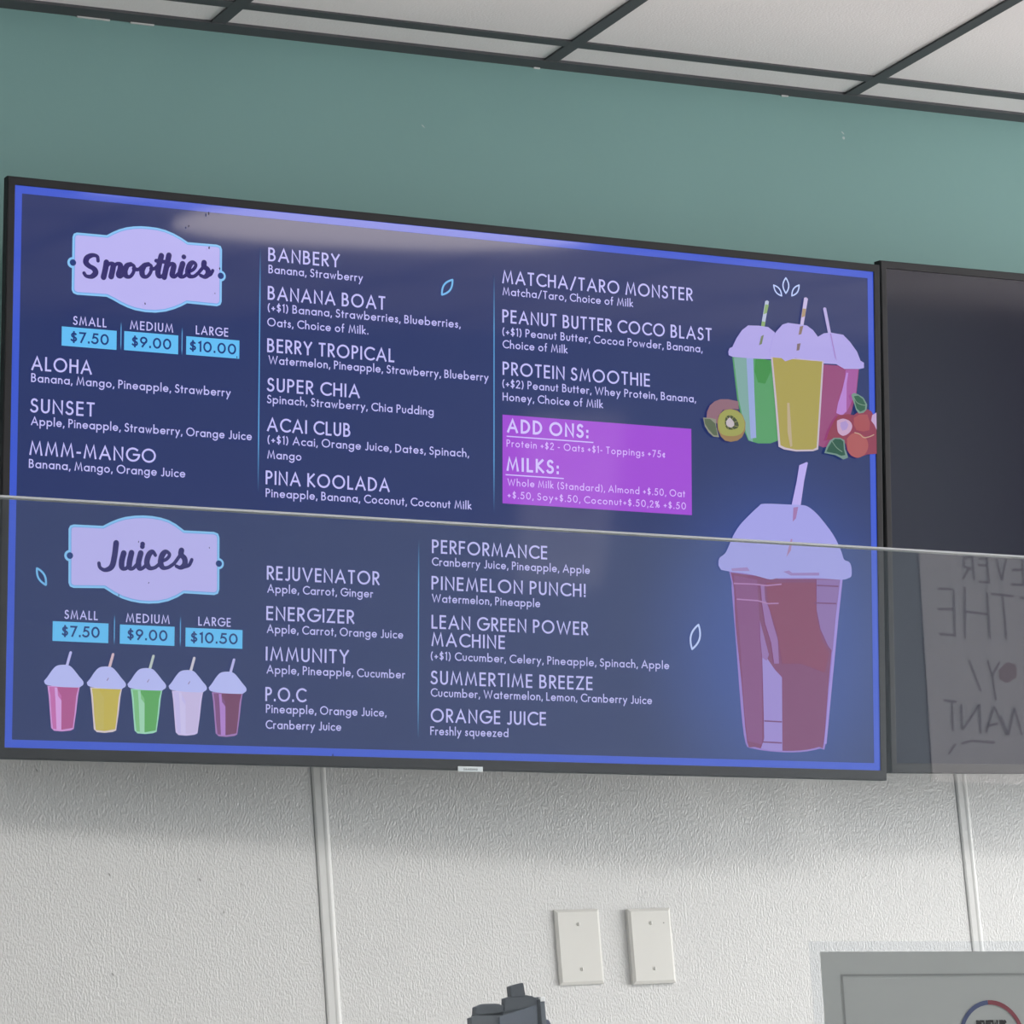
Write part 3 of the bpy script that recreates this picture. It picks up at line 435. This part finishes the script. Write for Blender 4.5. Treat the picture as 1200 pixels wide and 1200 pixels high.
def inset(P,d):
    n=len(P);R=[];A=sum(P[i][0]*P[(i+1)%n][1]-P[(i+1)%n][0]*P[i][1] for i in range(n)); s=1 if A>0 else -1
    for i in range(n):
        a,b,c=P[i-1],P[i],P[(i+1)%n]; u=(b[0]-a[0],b[1]-a[1]);v=(c[0]-b[0],c[1]-b[1]);lu=math.hypot(*u) or 1;lv=math.hypot(*v) or 1
        n1=(-u[1]/lu*s,u[0]/lu*s);n2=(-v[1]/lv*s,v[0]/lv*s);m=(n1[0]+n2[0],n1[1]+n2[1]);q=math.hypot(*m) or 1;dt=max(.4,(m[0]*n1[0]+m[1]*n1[1])/q)
        R.append((b[0]+m[0]/q*d/dt,b[1]+m[1]/q*d/dt))
    return R
TW,TH=725.0,407.8
def tv(name,label,loc,tilt,yaw,roll,lit):
    t=empty(name,(0,0,0)); tag(t,label,'screen')
    t.matrix_world=Matrix.Translation(loc)@Matrix.Rotation(yaw,4,'Z')@Matrix.Rotation(tilt,4,'X')@Matrix.Rotation(-roll,4,'Y')
    w,h=TW/1000,TH/1000; bl,bb=.0105,.0150
    def ring(name,a,b,y0,y1,m,bev=0):
        # a=outer (x0,z0,x1,z1) b=inner
        bm=bmesh.new(); V=[]
        for r in (a,b):
            for y in (y0,y1): V.append([bm.verts.new(p) for p in ((r[0],y,r[1]),(r[2],y,r[1]),(r[2],y,r[3]),(r[0],y,r[3]))])
        for i in range(4):
            j=(i+1)%4
            bm.faces.new((V[0][i],V[0][j],V[2][j],V[2][i])); bm.faces.new((V[1][i],V[3][i],V[3][j],V[1][j]))
            bm.faces.new((V[0][i],V[1][i],V[1][j],V[0][j])); bm.faces.new((V[2][i],V[2][j],V[3][j],V[3][i]))
        return bm_obj(name,bm,m,t,bev,2)
    ring('bezel',(-w-bl,-h-bb,w+bl,h+.0115),(-w,-h,w,h),-.0030,.012,bezel_m,.0012)
    ring('outer_trim',(-w-bl-.0012,-h-bb-.001,w+bl+.0012,h+.0127),(-w-bl+.003,-h-bb+.003,w+bl-.003,h+.0085),-.0012,.016,side_m,.0008)
    s=mesh_obj('screen',[(-w,0,-h),(w,0,-h),(w,0,h),(-w,0,h)],[(0,1,2,3)],C_['bg'] if lit else dark_m,t)
    box('housing',-w-.004,.0122,-h-.006,w+.004,.030,h+.004,back_m,t,.004)
    box('rear_cover',-w*.8,.030,-h*.86,w*.8,.062,h*.5,back_m,t,.01)
    # wall bracket
    d=-loc[1]; bm=bmesh.new()
    inv=t.matrix_world.inverted()
    wm=box('wall_bracket',-.28,0,-.20,.28,.004,.20,steel_m,t,.001); wm.matrix_parent_inverse=Matrix(); wm.matrix_local=inv@Matrix.Translation((loc[0],-.012,loc[2]))
    for sx in (-.2,.2):
        bm=bmesh.new(); addbox(bm,sx-.012,.062,-.24,sx+.012,.085,.24); addbox(bm,sx-.009,.085,-.04,sx+.009,d-.012,.0); bm_obj('bracket_arm',bm,steel_m,t,.001)
    bp=empty('brand_plate',(0,0,0)); bpy.data.objects.remove(bp)
    if lit:
        bp=box('brand_plate',-.0205,-.0046,-.4262,.0207,-.0030,-.4184,mat('silver_plate',(.62,.66,.68),.3,.3),t,.0006); tag(bp,'small pale plate under the bottom bezel')
        V,F,_=text_geo('SAMSUNG',3.2,.2,.3,-11.5,-424.2,23)
        mesh_obj('brand_lettering',[(a/1000,-.0049,b/1000) for a,b in V],F,mat('plate_print',(.03,.035,.04),.5),bp)
    return t,s
dark_m=mat('unlit_display',(.013,.012,.022),.06,spec=SCR_S)
t1,scr=tv('menu_screen','large lit drinks menu screen with a navy background and blue border',(-.52071,-.24777,2.25976),.09936,-.06208,-.03714,True)
t2,scr2=tv('menu_screen','switched-off black screen to the right of the lit drinks menu',(.97794,-.27420,2.23949),.11809,-.02018,-.01344,False)
# blue glow in the picture around the big cup
nt=C_['bg'].node_tree; bs_=nt.nodes['Principled BSDF']; tc=nt.nodes.new('ShaderNodeTexCoord'); mp=nt.nodes.new('ShaderNodeMapping'); vm=nt.nodes.new('ShaderNodeVectorMath'); vm.operation='LENGTH'
cx,cz=BIG['center'][0]/1000,BIG['center'][1]/1000
mp.vector_type='POINT'; mp.inputs['Location'].default_value=(-cx/.30,0,-cz/.36); mp.inputs['Scale'].default_value=(1/.30,0,1/.36)
cr=nt.nodes.new('ShaderNodeValToRGB'); e0=bs_.inputs['Emission Color'].default_value[:]
cr.color_ramp.interpolation='EASE'; cr.color_ramp.elements[0].position=.2; cr.color_ramp.elements[1].position=1; cr.color_ramp.elements[1].color=e0
g=lin((46,78,166)); cr.color_ramp.elements[0].color=(g[0]*K*.75,g[1]*K*.75,g[2]*K*.75,1)
nt.links.new(tc.outputs['Object'],mp.inputs[0]); nt.links.new(mp.outputs[0],vm.inputs[0]); nt.links.new(vm.outputs['Value'],cr.inputs[0]); nt.links.new(cr.outputs[0],bs_.inputs['Emission Color'])
# border
bwl,bwt=11.0,11.5
o=[(-TW,-TH),(TW,-TH),(TW,TH),(-TW,TH)]; i_=[(-TW+bwl,-TH+bwt),(TW-bwl,-TH+bwt),(TW-bwl,TH-bwt),(-TW+bwl,TH-bwt)]
mesh_obj('menu_border',[S3(p,1) for p in o+i_],[(0,4,5,1)[::-1],(1,5,6,2)[::-1],(2,6,7,3)[::-1],(3,7,4,0)[::-1]],C_['border'],scr)
# add-ons panel, price badges
def rct(r): return [(r[0],r[1]),(r[2],r[1]),(r[2],r[3]),(r[0],r[3])]
pn=poly('addons_panel',rct(PANEL),'panel',1,scr)
lines('underline',[[UNDERLINE[0][0],(UNDERLINE[0][1][0],UNDERLINE[0][0][1])],[UNDERLINE[1][0],(UNDERLINE[1][1][0],UNDERLINE[1][0][1])]],1.7,'ptext',2,scr,False,False)
for r in BADGES: poly('price_badge',rct(r),'badge',1,scr)
for s,kd,u,v,wd_,dv in TEXT:
    cap,wt,tr=STY[kd]; V,F,_=text_geo(s,cap,wt,tr,u,v+dv/2,wd_)
    multi({'heading':'menu_heading','item':'menu_ingredients','size':'size_word','price':'price_figures','bold':'menu_heading','light':'menu_ingredients'}[kd],[(V,F)],{'heading':'text','item':'text','size':'text','price':'price','bold':'ptext','light':'plight'}[kd],2,scr)
# fading column rules
fade=glow('display_rule',(96,160,214)); nt=fade.node_tree; bs_=nt.nodes['Principled BSDF']; tc=nt.nodes.new('ShaderNodeTexCoord'); sx=nt.nodes.new('ShaderNodeSeparateXYZ'); cr=nt.nodes.new('ShaderNodeValToRGB')
ec=bs_.inputs['Emission Color'].default_value[:]; bg=C_['bg'].node_tree.nodes['Principled BSDF'].inputs['Emission Color'].default_value[:]
for p,c in ((.0,bg),(.22,ec),(.78,ec),(1.0,bg)):
    if p in (0.0,1.0): e=cr.color_ramp.elements[0 if p==0 else -1]; e.position=p
    else: e=cr.color_ramp.elements.new(p)
    e.color=c
nt.links.new(tc.outputs['Generated'],sx.inputs[0]); nt.links.new(sx.outputs['Z'],cr.inputs[0]); nt.links.new(cr.outputs[0],bs_.inputs['Emission Color'])
for d in DIVIDER:
    x=(d[0][0]+d[1][0])/2; lw=.95 if abs(d[0][1]-d[1][1])>100 else .8
    poly('column_rule',[(x-lw,d[1][1]),(x+lw,d[1][1]),(x+lw,d[0][1]),(x-lw,d[0][1])],fade,1,scr)
# leaf marks
for n,(p,q,hw) in enumerate(LEAF):
    dx,dy=q[0]-p[0],q[1]-p[1]; L=math.hypot(dx,dy); nx,ny=-dy/L,dx/L
    side=lambda s,rev: [(p[0]+dx*t+nx*s*hw*math.sin(math.pi*t)**.9,p[1]+dy*t+ny*s*hw*math.sin(math.pi*t)**.9) for t in ([k/10 for k in range(11)] if not rev else [k/10 for k in range(10,-1,-1)])]
    V=[];F=[]; stroke_poly(side(1,False),3.0 if n<3 else 2.3,V,F,cap=.8); stroke_poly(side(-1,False),3.0 if n<3 else 2.3,V,F,cap=.8)
    multi('leaf_mark',[(V,F)],'leafb' if n<2 else 'leaf',2,scr)
# title badges and script lettering
for tt,(sc_,dots) in zip(TITLES,SCRIPT):
    b=poly('title_badge',tt['out'],'tedge',1,scr)
    for c in tt['dots']: poly('badge_ear',[(c[0]+8.2*math.cos(a*math.pi/12),c[1]+8.2*math.sin(a*math.pi/12)) for a in range(24)],'tedge',1.5,scr)
    poly('badge_line',inset(tt['out'],3.0),'tline',2,scr)
    poly('badge_field',inset(tt['out'],4.0),'tbadge',3,scr)
    for c in tt['dots']: poly('badge_dot',[(c[0]+4.8*math.cos(a*math.pi/12),c[1]+4.8*math.sin(a*math.pi/12)) for a in range(24)],'price',4,scr)
    V=[];F=[]
    for l in sc_: brush(l,8.5,V,F)
    for c in dots:
        q=len(V); V+=[(c[0]+3.7*math.cos(a*math.pi/8),c[1]+3.7*math.sin(a*math.pi/8)) for a in range(16)]; F.append(tuple(range(q,q+16)))
    multi('title_lettering',[(V,F)],'ink',5,scr)
# row of five small cups
def mv(P,o): return [(x+o[0],y+o[1]) for x,y in P]
cups=[((206,150,214),(176,92,146),(196,112,176),(214,160,224)),((214,200,206),(196,178,84),(196,180,96),(204,188,110)),((160,214,190),(98,168,98),(128,190,132),(160,210,180)),((206,192,236),(200,186,228),(196,186,236),(206,196,238)),((164,124,184),(120,72,104),(130,84,132),(176,130,204))]
for n,(of,cc) in enumerate(zip(CUPOFF,cups)):
    mm=[glow('display_cup_tone',c) for c in cc]
    p=poly('drink_picture',smooth(mv(CUP['body'],of),1),mm[0],1,scr); p['label']=['pink drink in a small domed cup','yellow drink in a small domed cup','green drink in a small domed cup','white drink in a small domed cup','dark red drink in a small domed cup'][n]
    poly('drink_fill',mv(CUP['fill'],of),mm[1],2,scr); poly('drink_highlight',mv(CUP['light'],of),mm[2],3,scr)
    if n!=1: poly('drink_highlight',mv(CUP['streak'],of),mm[3],4,scr)
    poly('dome_lid',smooth(mv(CUP['lid'],of),3),'lidb',5,scr); poly('straw_picture',mv(CUP['straw'],of),glow('display_straw',[(190,186,240),(214,186,196),(190,200,196),(206,200,214),(188,184,236)][n]),6,scr)
    if n in (1,2,3): poly('straw_shade',mv(CUP['mark'],of),glow('display_straw_shade',(150,130,170)),6,scr)
# trio of cups with fruit
T3=THREE
def P3(name,key,rgb,k): return poly(name,T3[key],rgb if isinstance(rgb,str) else glow('display_picture_tone',rgb),k,scr)
KW=KIWI; BY=BERRY
P3('drink_picture','green_body',(92,156,104),1); P3('drink_highlight','green_light',(128,166,160),2); P3('drink_highlight','green_streak',(152,166,214),3); P3('drink_shade','green_dark',(72,142,76),3)
P3('drink_picture','pink_body',(150,80,122),1); P3('drink_highlight','pink_light',(164,94,158),2); P3('drink_highlight','pink_streak',(182,132,206),3)
P3('straw_picture','straw_g',(182,190,214),4); P3('straw_stripe','sg1',(138,168,112),5); P3('straw_stripe','sg2',(138,168,112),5)
P3('straw_picture','straw_p',(184,172,222),4)
P3('dome_lid','green_lid','lid',6); P3('dome_lid','pink_lid','lid',6)
P3('drink_picture','yellow_body',(196,182,196),7); P3('drink_fill','yellow_fill',(168,156,84),8); P3('drink_highlight','yellow_streak',(184,166,136),9)
P3('straw_picture','straw_y',(196,184,224),9); P3('straw_stripe','sy1',(172,148,116),10)
P3('dome_lid','yellow_lid','lid',9.5)
P3('straw_shade','m1',(120,130,100),10.5); P3('straw_shade','m2',(140,120,112),10.5); P3('straw_shade','m3',(130,112,112),10.5); P3('straw_shade','m4',(160,130,196),10.5)
def Pp(name,pts,rgb,k): return poly(name,pts,glow('display_fruit_tone',rgb),k,scr)
Pp('fruit_picture',smooth(KW['back'],1),(142,106,118),11); Pp('fruit_picture',KW['slice2'],(140,140,124),11.5); Pp('fruit_shade',KW['slice2f'],(92,104,80),12)
Pp('fruit_picture',KW['skin'],(150,122,84),12.5); Pp('fruit_flesh',smooth(KW['flesh']+KW['flesh'][:1],3),(156,158,88),13); Pp('fruit_seeds',smooth(KW['ring']+KW['ring'][:1],3),(74,80,56),13.5); Pp('fruit_core',smooth(KW['core']+KW['core'][:1],2),(190,180,186),14)
lines('fruit_rays',[[KW['ring'][i],KW['core'][min(i,len(KW['core'])-1)]] for i in range(len(KW['ring']))],.9,glow('display_fruit_tone',(150,150,96)),14.5,scr,False,False)
clipx=TW-.3
def cl(P): return [(min(x,clipx),y) for x,y in P]
Pp('fruit_picture',cl(BY['red1']),(142,66,84),11); Pp('fruit_picture',cl(BY['red3']),(164,84,88),11.5); Pp('fruit_picture',cl(smooth(BY['red2']+BY['red2'][:1],3)),(170,92,92),12)
Pp('fruit_flesh',smooth(BY['pale1']+BY['pale1'][:1],3),(196,160,192),12.5); Pp('fruit_core',BY['pale1c'],(170,146,200),13); Pp('fruit_flesh',cl(BY['pale2']),(190,162,200),12.5)
Pp('leaf_picture',BY['leaf1'],(118,146,134),13); Pp('leaf_shade',BY['leaf1d'],(58,98,76),13.5); Pp('leaf_picture',BY['leaf2'],(116,142,134),13); Pp('leaf_shade',BY['leaf2d'],(50,88,70),13.5)
lines('leaf_vein',[cl(l) for l in BY['leaf2s'][:2]],1.3,glow('display_fruit_tone',(122,148,130)),14,scr); lines('leaf_vein',[cl(BY['leaf2s'][2])],1.6,glow('display_fruit_tone',(190,160,140)),14,scr)
# big cup
B=BIG
def Pb(name,key,rgb,k): return poly(name,B[key] if isinstance(key,str) else key,rgb if isinstance(rgb,str) else glow('display_big_cup_tone',rgb),k,scr)
b=Pb('drink_picture',smooth(B['body'],3),(150,124,200),1); b['label']='large red drink in a domed cup with a straw'
Pb('drink_fill',smooth(B['fill'],3),(128,70,112),2); Pb('drink_shade','left',(134,78,130),3); Pb('drink_shade','deep',(134,66,98),3.5)
Pb('drink_highlight','right',(140,108,168),4); Pb('drink_highlight','streak',(156,136,206),4.5); Pb('drink_highlight','streak2',(150,108,168),4.8); Pb('drink_highlight','streak3',(148,110,172),5)
Pb('cup_rim','rim_r',(160,138,214),5.2)
lines('cup_ridge',B['l1'],2.2,glow('display_big_cup_tone',(172,124,178)),5.5,scr,False,False); lines('cup_ridge',B['l2'],2.2,glow('display_big_cup_tone',(118,70,116)),5.5,scr,False,False)
Pb('straw_picture','straw',(184,170,234),6); Pb('dome_lid',smooth(B['lid'],3),'lid2',6.5)
Pb('straw_shade','m1',(158,118,170),7); Pb('straw_shade','m2',(166,128,170),7)
Pb('straw_shade','m3',(152,124,186),7); Pb('straw_shade','m4',(158,130,190),7)
# specks of dirt on the glossy screen, scuffs on the wall
speck_m=mat('dirt_speck',(.03,.03,.05),.9); scuff_m=mat('wall_scuff_mark',(.22,.21,.20),.9); chip_m=mat('pale_paint_chip',(.45,.52,.52),.8)
for n,(c,r) in enumerate(SPECKS):
    a0=n*1.3; mesh_obj('screen_speck',[S3((c[0]+r*(1.0 if k%2 else .55)*math.cos(a0+k*math.pi/4)*.6,c[1]+r*math.sin(a0+k*math.pi/4)*1.1),16) for k in range(8)],[tuple(range(8))[::-1]],speck_m,scr)
for n,(x,z) in enumerate(SCUFFS):
    mesh_obj('wall_scuff',[(x+.0012*math.cos(k*math.pi/3+n)-.0008*math.sin(k*math.pi/3),-.0009,z+.0028*math.sin(k*math.pi/3)) for k in range(6)],[tuple(range(6))[::-1]],scuff_m,wb)
for n,(x,z) in enumerate(TEALMARKS):
    mesh_obj('paint_chip',[(x+.003*math.cos(k*math.pi/3+n),.0036,z+.003*math.sin(k*math.pi/3)) for k in range(6)],[tuple(range(6))[::-1]],chip_m,wb)

# ---------------- wall plates ----------------
def wall_plate(x,z,w,h,label,off,hole=False):
    t=empty('blank_wall_plate',(x,-.0005,z)); tag(t,label,'wall plate',None)
    bm=bmesh.new(); o=[(-w/2,-h/2),(w/2,-h/2),(w/2,h/2),(-w/2,h/2)]; b_=.0045
    i=[(-w/2+b_,-h/2+b_),(w/2-b_,-h/2+b_),(w/2-b_,h/2-b_),(-w/2+b_,h/2-b_)]
    R0=[bm.verts.new((a,0,c)) for a,c in o]; R1=[bm.verts.new((a,-off,c)) for a,c in o]; R2=[bm.verts.new((a,-off-.0030,c)) for a,c in i]
    bm.faces.new(R2); bm.faces.new(R0[::-1])
    for q in range(4):
        r=(q+1)%4; bm.faces.new((R0[q],R0[r],R1[r],R1[q])); bm.faces.new((R1[q],R1[r],R2[r],R2[q]))
    bm_obj('plate',bm,plate_m,t)
    for sz in (.302*h,-.302*h):
        V=[(0,-off-.0046,sz)];F=[];n=14
        for k2,(r,y) in enumerate(((.0018,-off-.0044),(.0031,-off-.0036),(.0034,-off-.0028))):
            V+=[(r*math.cos(a*2*math.pi/n),y,sz+r*math.sin(a*2*math.pi/n)) for a in range(n)]
        for a in range(n):
            F.append((0,1+a,1+(a+1)%n))
            for k2 in (0,1): F.append((1+k2*n+a,1+(k2+1)*n+a,1+(k2+1)*n+(a+1)%n,1+k2*n+(a+1)%n))
        s=mesh_obj('screw',V,F,screw_m,t,True)
        box('screw_slot',-.0004,-off-.0050,sz-.0026,.0004,-off-.0040,sz+.0026,slot_m,s)
    if hole:
        V=[(.0245+.0011*math.cos(a*math.pi/5),-off-.0033,.030+.006+.0011*math.sin(a*math.pi/5)) for a in range(10)]
        mesh_obj('pin_hole',V,[tuple(range(10))],gap_m,t)
    return t
wall_plate(-.2512,1.5835,.0815,.1190,'ivory blank wall plate with two screws, the left one of the pair below the menu',.0035)
wall_plate(-.1193,1.5805,.0800,.1205,'ivory blank wall plate with a pin hole beside its top screw, rightmost of two',.0075,True)

# ---------------- counter, glass screen ----------------
ctop=mat('counter_laminate',(.25,.25,.25),.35); cbody=mat('counter_front_panel',(.4,.4,.39),.6)
ct=empty('service_counter',(-1.2,-2.4,0)); tag(ct,'long grey service counter under the glass screen','counter')
box('countertop',-1.9,-.75,.96,1.9,.65,1.0,ctop,ct,.004); box('counter_body',-1.85,-.68,0,1.85,.6,.96,cbody,ct)
for x in (-.9,0,.9): box('counter_joint',x-.003,-.684,.06,x+.003,-.68,.94,gap_m,ct)
gm=bpy.data.materials.new('clear_counter_glass'); gm.use_nodes=True; nt=gm.node_tree; nt.nodes.clear()
out=nt.nodes.new('ShaderNodeOutputMaterial'); mx=nt.nodes.new('ShaderNodeMixShader'); tr=nt.nodes.new('ShaderNodeBsdfTransparent'); gl=nt.nodes.new('ShaderNodeBsdfGlossy'); fr=nt.nodes.new('ShaderNodeFresnel'); geo=nt.nodes.new('ShaderNodeNewGeometry'); ma=nt.nodes.new('ShaderNodeMath'); mb=nt.nodes.new('ShaderNodeMath')
tr.inputs[0].default_value=(.975,.985,.978,1); gl.inputs['Roughness'].default_value=.012; fr.inputs['IOR'].default_value=1.5
ma.operation='MULTIPLY'; ma.inputs[1].default_value=GLREF; mb.operation='MULTIPLY'; iv=nt.nodes.new('ShaderNodeMath'); iv.operation='SUBTRACT'; iv.inputs[0].default_value=1
nt.links.new(fr.outputs[0],ma.inputs[0]); nt.links.new(geo.outputs['Backfacing'],iv.inputs[1]); nt.links.new(ma.outputs[0],mb.inputs[0]); nt.links.new(iv.outputs[0],mb.inputs[1]); nt.links.new(mb.outputs[0],mx.inputs[0]); nt.links.new(tr.outputs[0],mx.inputs[1]); nt.links.new(gl.outputs[0],mx.inputs[2]); nt.links.new(mx.outputs[0],out.inputs[0])
gz=lambda x: 1.7521-.0220*(x+1.549)
gs=empty('glass_counter_screen',(-1.2,-2.2,1.0)); tag(gs,'clear glass screen standing on the counter, its pale top edge crossing the menu','glass screen')
gx0,gx1=-2.95,.55
def gl_pr(name,z0,z1,m,y0=0,y1=.006):
    bm=bmesh.new(); P=[(gx0+1.2,y0,z0(gx0)-1),(gx1+1.2,y0,z0(gx1)-1),(gx1+1.2,y0,z1(gx1)-1),(gx0+1.2,y0,z1(gx0)-1)]
    a=[bm.verts.new(p) for p in P]; b=[bm.verts.new((p[0],y1,p[2])) for p in P]
    bm.faces.new(a); bm.faces.new(b[::-1])
    for i in range(4): bm.faces.new((a[i],a[(i+1)%4],b[(i+1)%4],b[i]))
    return bm_obj(name,bm,m,gs)
gl_pr('glass_pane',lambda x:1.001,lambda x:gz(x)-.0014,gm)
e=gl_pr('glass_edge',lambda x:gz(x)-.0013,lambda x:gz(x)+.0004,edge_m); e['label']='pale polished top edge of the glass'
for x in (-2.6,-1.2,.2): box('glass_clamp',x+1.2-.03,-.014,.0,x+1.2+.03,.02,.05,steel_m,gs,.002)

# ---------------- acrylic sign holder in front of the glass ----------------
sg=empty('review_sign',(-1.5,-2.75,1.0)); tag(sg,'grey paper review sign in a clear acrylic stand, in front of the glass','sign'); 
def sgp(x,z): # point on the sign from its design position, with its small lean
    a=.030; dx,dz=x+1.652,z-1.343; return (-1.652+dx*math.cos(a)+dz*math.sin(a)+1.5,-1+1.343-dx*math.sin(a)+dz*math.cos(a))
def sgpoly(name,pts,y0,y1,m,parent=sg):
    return prism(name,[sgp(*p) for p in pts],y0,y1,m,parent)
acr=bpy.data.materials.new('clear_acrylic'); acr.use_nodes=True; nt=acr.node_tree; nt.nodes.clear(); out=nt.nodes.new('ShaderNodeOutputMaterial'); mx=nt.nodes.new('ShaderNodeMixShader'); tr=nt.nodes.new('ShaderNodeBsdfTransparent'); pr=nt.nodes.new('ShaderNodeBsdfPrincipled')
tr.inputs[0].default_value=(.97,.98,.99,1); pr.inputs['Base Color'].default_value=(.80,.82,.86,1); pr.inputs['Roughness'].default_value=.15; mx.inputs[0].default_value=.07
nt.links.new(tr.outputs[0],mx.inputs[1]); nt.links.new(pr.outputs[0],mx.inputs[2]); nt.links.new(mx.outputs[0],out.inputs[0])
paper=mat('grey_sign_paper',SIGNC,.8,spec=.2); pl_=mat('sign_rule_print',tuple(v*.62 for v in SIGNC),.8); pb=mat('sign_blue_print',(.085,.11,.22),.8); pr_=mat('sign_red_print',(.26,.07,.09),.8); pk=mat('sign_black_print',(.06,.06,.065),.8)
sgpoly('acrylic_holder',[(-1.6585,1.05),(-1.366,1.05),(-1.366,1.3500),(-1.6585,1.3500)],.0005,.003,acr)
box('acrylic_base',-.165,-.05,.0005,.14,.06,.006,acr,sg,.001); sgpoly('acrylic_stem',[(-1.66,1.014),(-1.37,1.014),(-1.37,1.052),(-1.66,1.052)],.0006,.0028,acr)
pp=sgpoly('paper',[(-1.652,1.08),(-1.373,1.08),(-1.373,1.343),(-1.652,1.343)],-.0004,.0002,paper)
def pr2(name,VF,m):
    V,F=VF; return mesh_obj(name,[(lambda q:(q[0],-.0008,q[1]))(sgp(*p)) for p in V],F,m,pp)
V=[];F=[];stroke_poly([(-1.6365,1.09),(-1.6365,1.3275),(-1.385,1.3275)],.0013,V,F); pr2('printed_rule',(V,F),pl_)
rc=(-1.5185,1.2825); rr=.0262
for a0,a1,m in ((93,268,pb),(93,-88,pr_)):
    V=[];F=[];stroke_poly([(rc[0]+rr*math.cos(math.radians(a0+(a1-a0)*i/24)),rc[1]+rr*math.sin(math.radians(a0+(a1-a0)*i/24))) for i in range(25)],.0030,V,F); pr2('printed_ring',(V,F),m)
V,F,_=text_geo('REVIEW US',7.4,.24,.10,0,0,24.5); pr2('printed_words',([(-1.5305+a/1000,1.2895+b/1000) for a,b in V],F),pk)

# ---------------- device behind the glass ----------------
dv=empty('counter_device',(-1.42,-1.88,1.0)); tag(dv,'dark grey tablet-like counter device with a small camera block on top, behind the glass','device')
def L_(k): return [(x+1.42+(.0025 if x<-1.40 else 0),z-1.0) for x,z in DEVICE[k]]
dm=mat('dark_grey_plastic',(.075,.082,.095),.45); dm2=mat('darker_grey_plastic',(.045,.050,.062),.5); dsc=mat('dim_tablet_glass',(.10,.11,.14),.15); dst=mat('grey_metal_edge',(.13,.14,.16),.3,.3); dkn=mat('blue_grey_knob',(.08,.09,.15),.4); dwh=mat('white_tip',(.75,.76,.78),.4)
def low(P,z=.30): # carry the cut outline down to the body's real lower end
    zs=min(p[1] for p in P); return [(x,(z if abs(y-zs)<.0035 and y<.3565 else y)) for x,y in P]
prism('tablet_case',low(L_('case')),-.012,-.003,dm,dv); prism('tablet_back',low(L_('body')),-.010,-.001,dm,dv)
prism('tablet_glass',low(L_('screen')),-.0145,-.0115,dsc,dv); prism('side_rail',low(L_('strip')),-.017,-.003,dst,dv,.0008)
prism('left_block',L_('left'),-.012,-.004,dm2,dv,.0012); prism('camera_mount',L_('mid'),-.0135,-.006,dm2,dv,.001); prism('camera_block',L_('cam'),-.014,-.006,dm2,dv,.0012)
box('rail_tip',.0322,-.0178,.3750,.0371,-.014,.3795,dwh,dv,.0006)
prism('side_knob',low(L_('knob')),-.012,-.004,dkn,dv,.001); prism('cable_end',low(L_('dot'),.28),-.006,.004,gap_m,dv,.0008)
box('stand_pole',-.012,-.003,.01,.012,.017,.33,dm2,dv,.002); box('stand_foot',-.07,-.06,0,.08,.07,.012,dm2,dv,.003)

# ---------------- handwritten poster on the shop front (seen mirrored in the glass) ----------------
po=box('handwritten_poster',0,0,0,.1,.002,.1,mat('poster_white_paper',POSTC,.8,spec=.2))
me=po.data; bpy.data.objects.remove(po); R_=POSTER['rect']
xs_=[p[0] for p in R_]; pr0=[(R_[0][0],R_[0][1]),(R_[1][0],R_[1][1]),(R_[2][0],R_[2][1]),(R_[3][0],R_[3][1])]
po=prism('handwritten_poster',pr0,YF+.001,YF+.004,bpy.data.materials['poster_white_paper'],None)
tag(po,'white handwritten poster, mirrored faintly in the glass over the dark screen','poster')
pen=mat('marker_ink',(.46,.46,.50),.6)
V=[];F=[]
for l in POSTER['lines']: stroke_poly(l,.0065,V,F,rnd=False)
mesh_obj('marker_lettering',[(a,YF+.0055,b) for a,b in V],F,pen,po)
mesh_obj('marker_heart',[(a,YF+.0052,b) for a,b in POSTER['heart']],[tuple(range(len(POSTER['heart'])))],mat('faded_red_ink',(.58,.47,.50),.7),po)
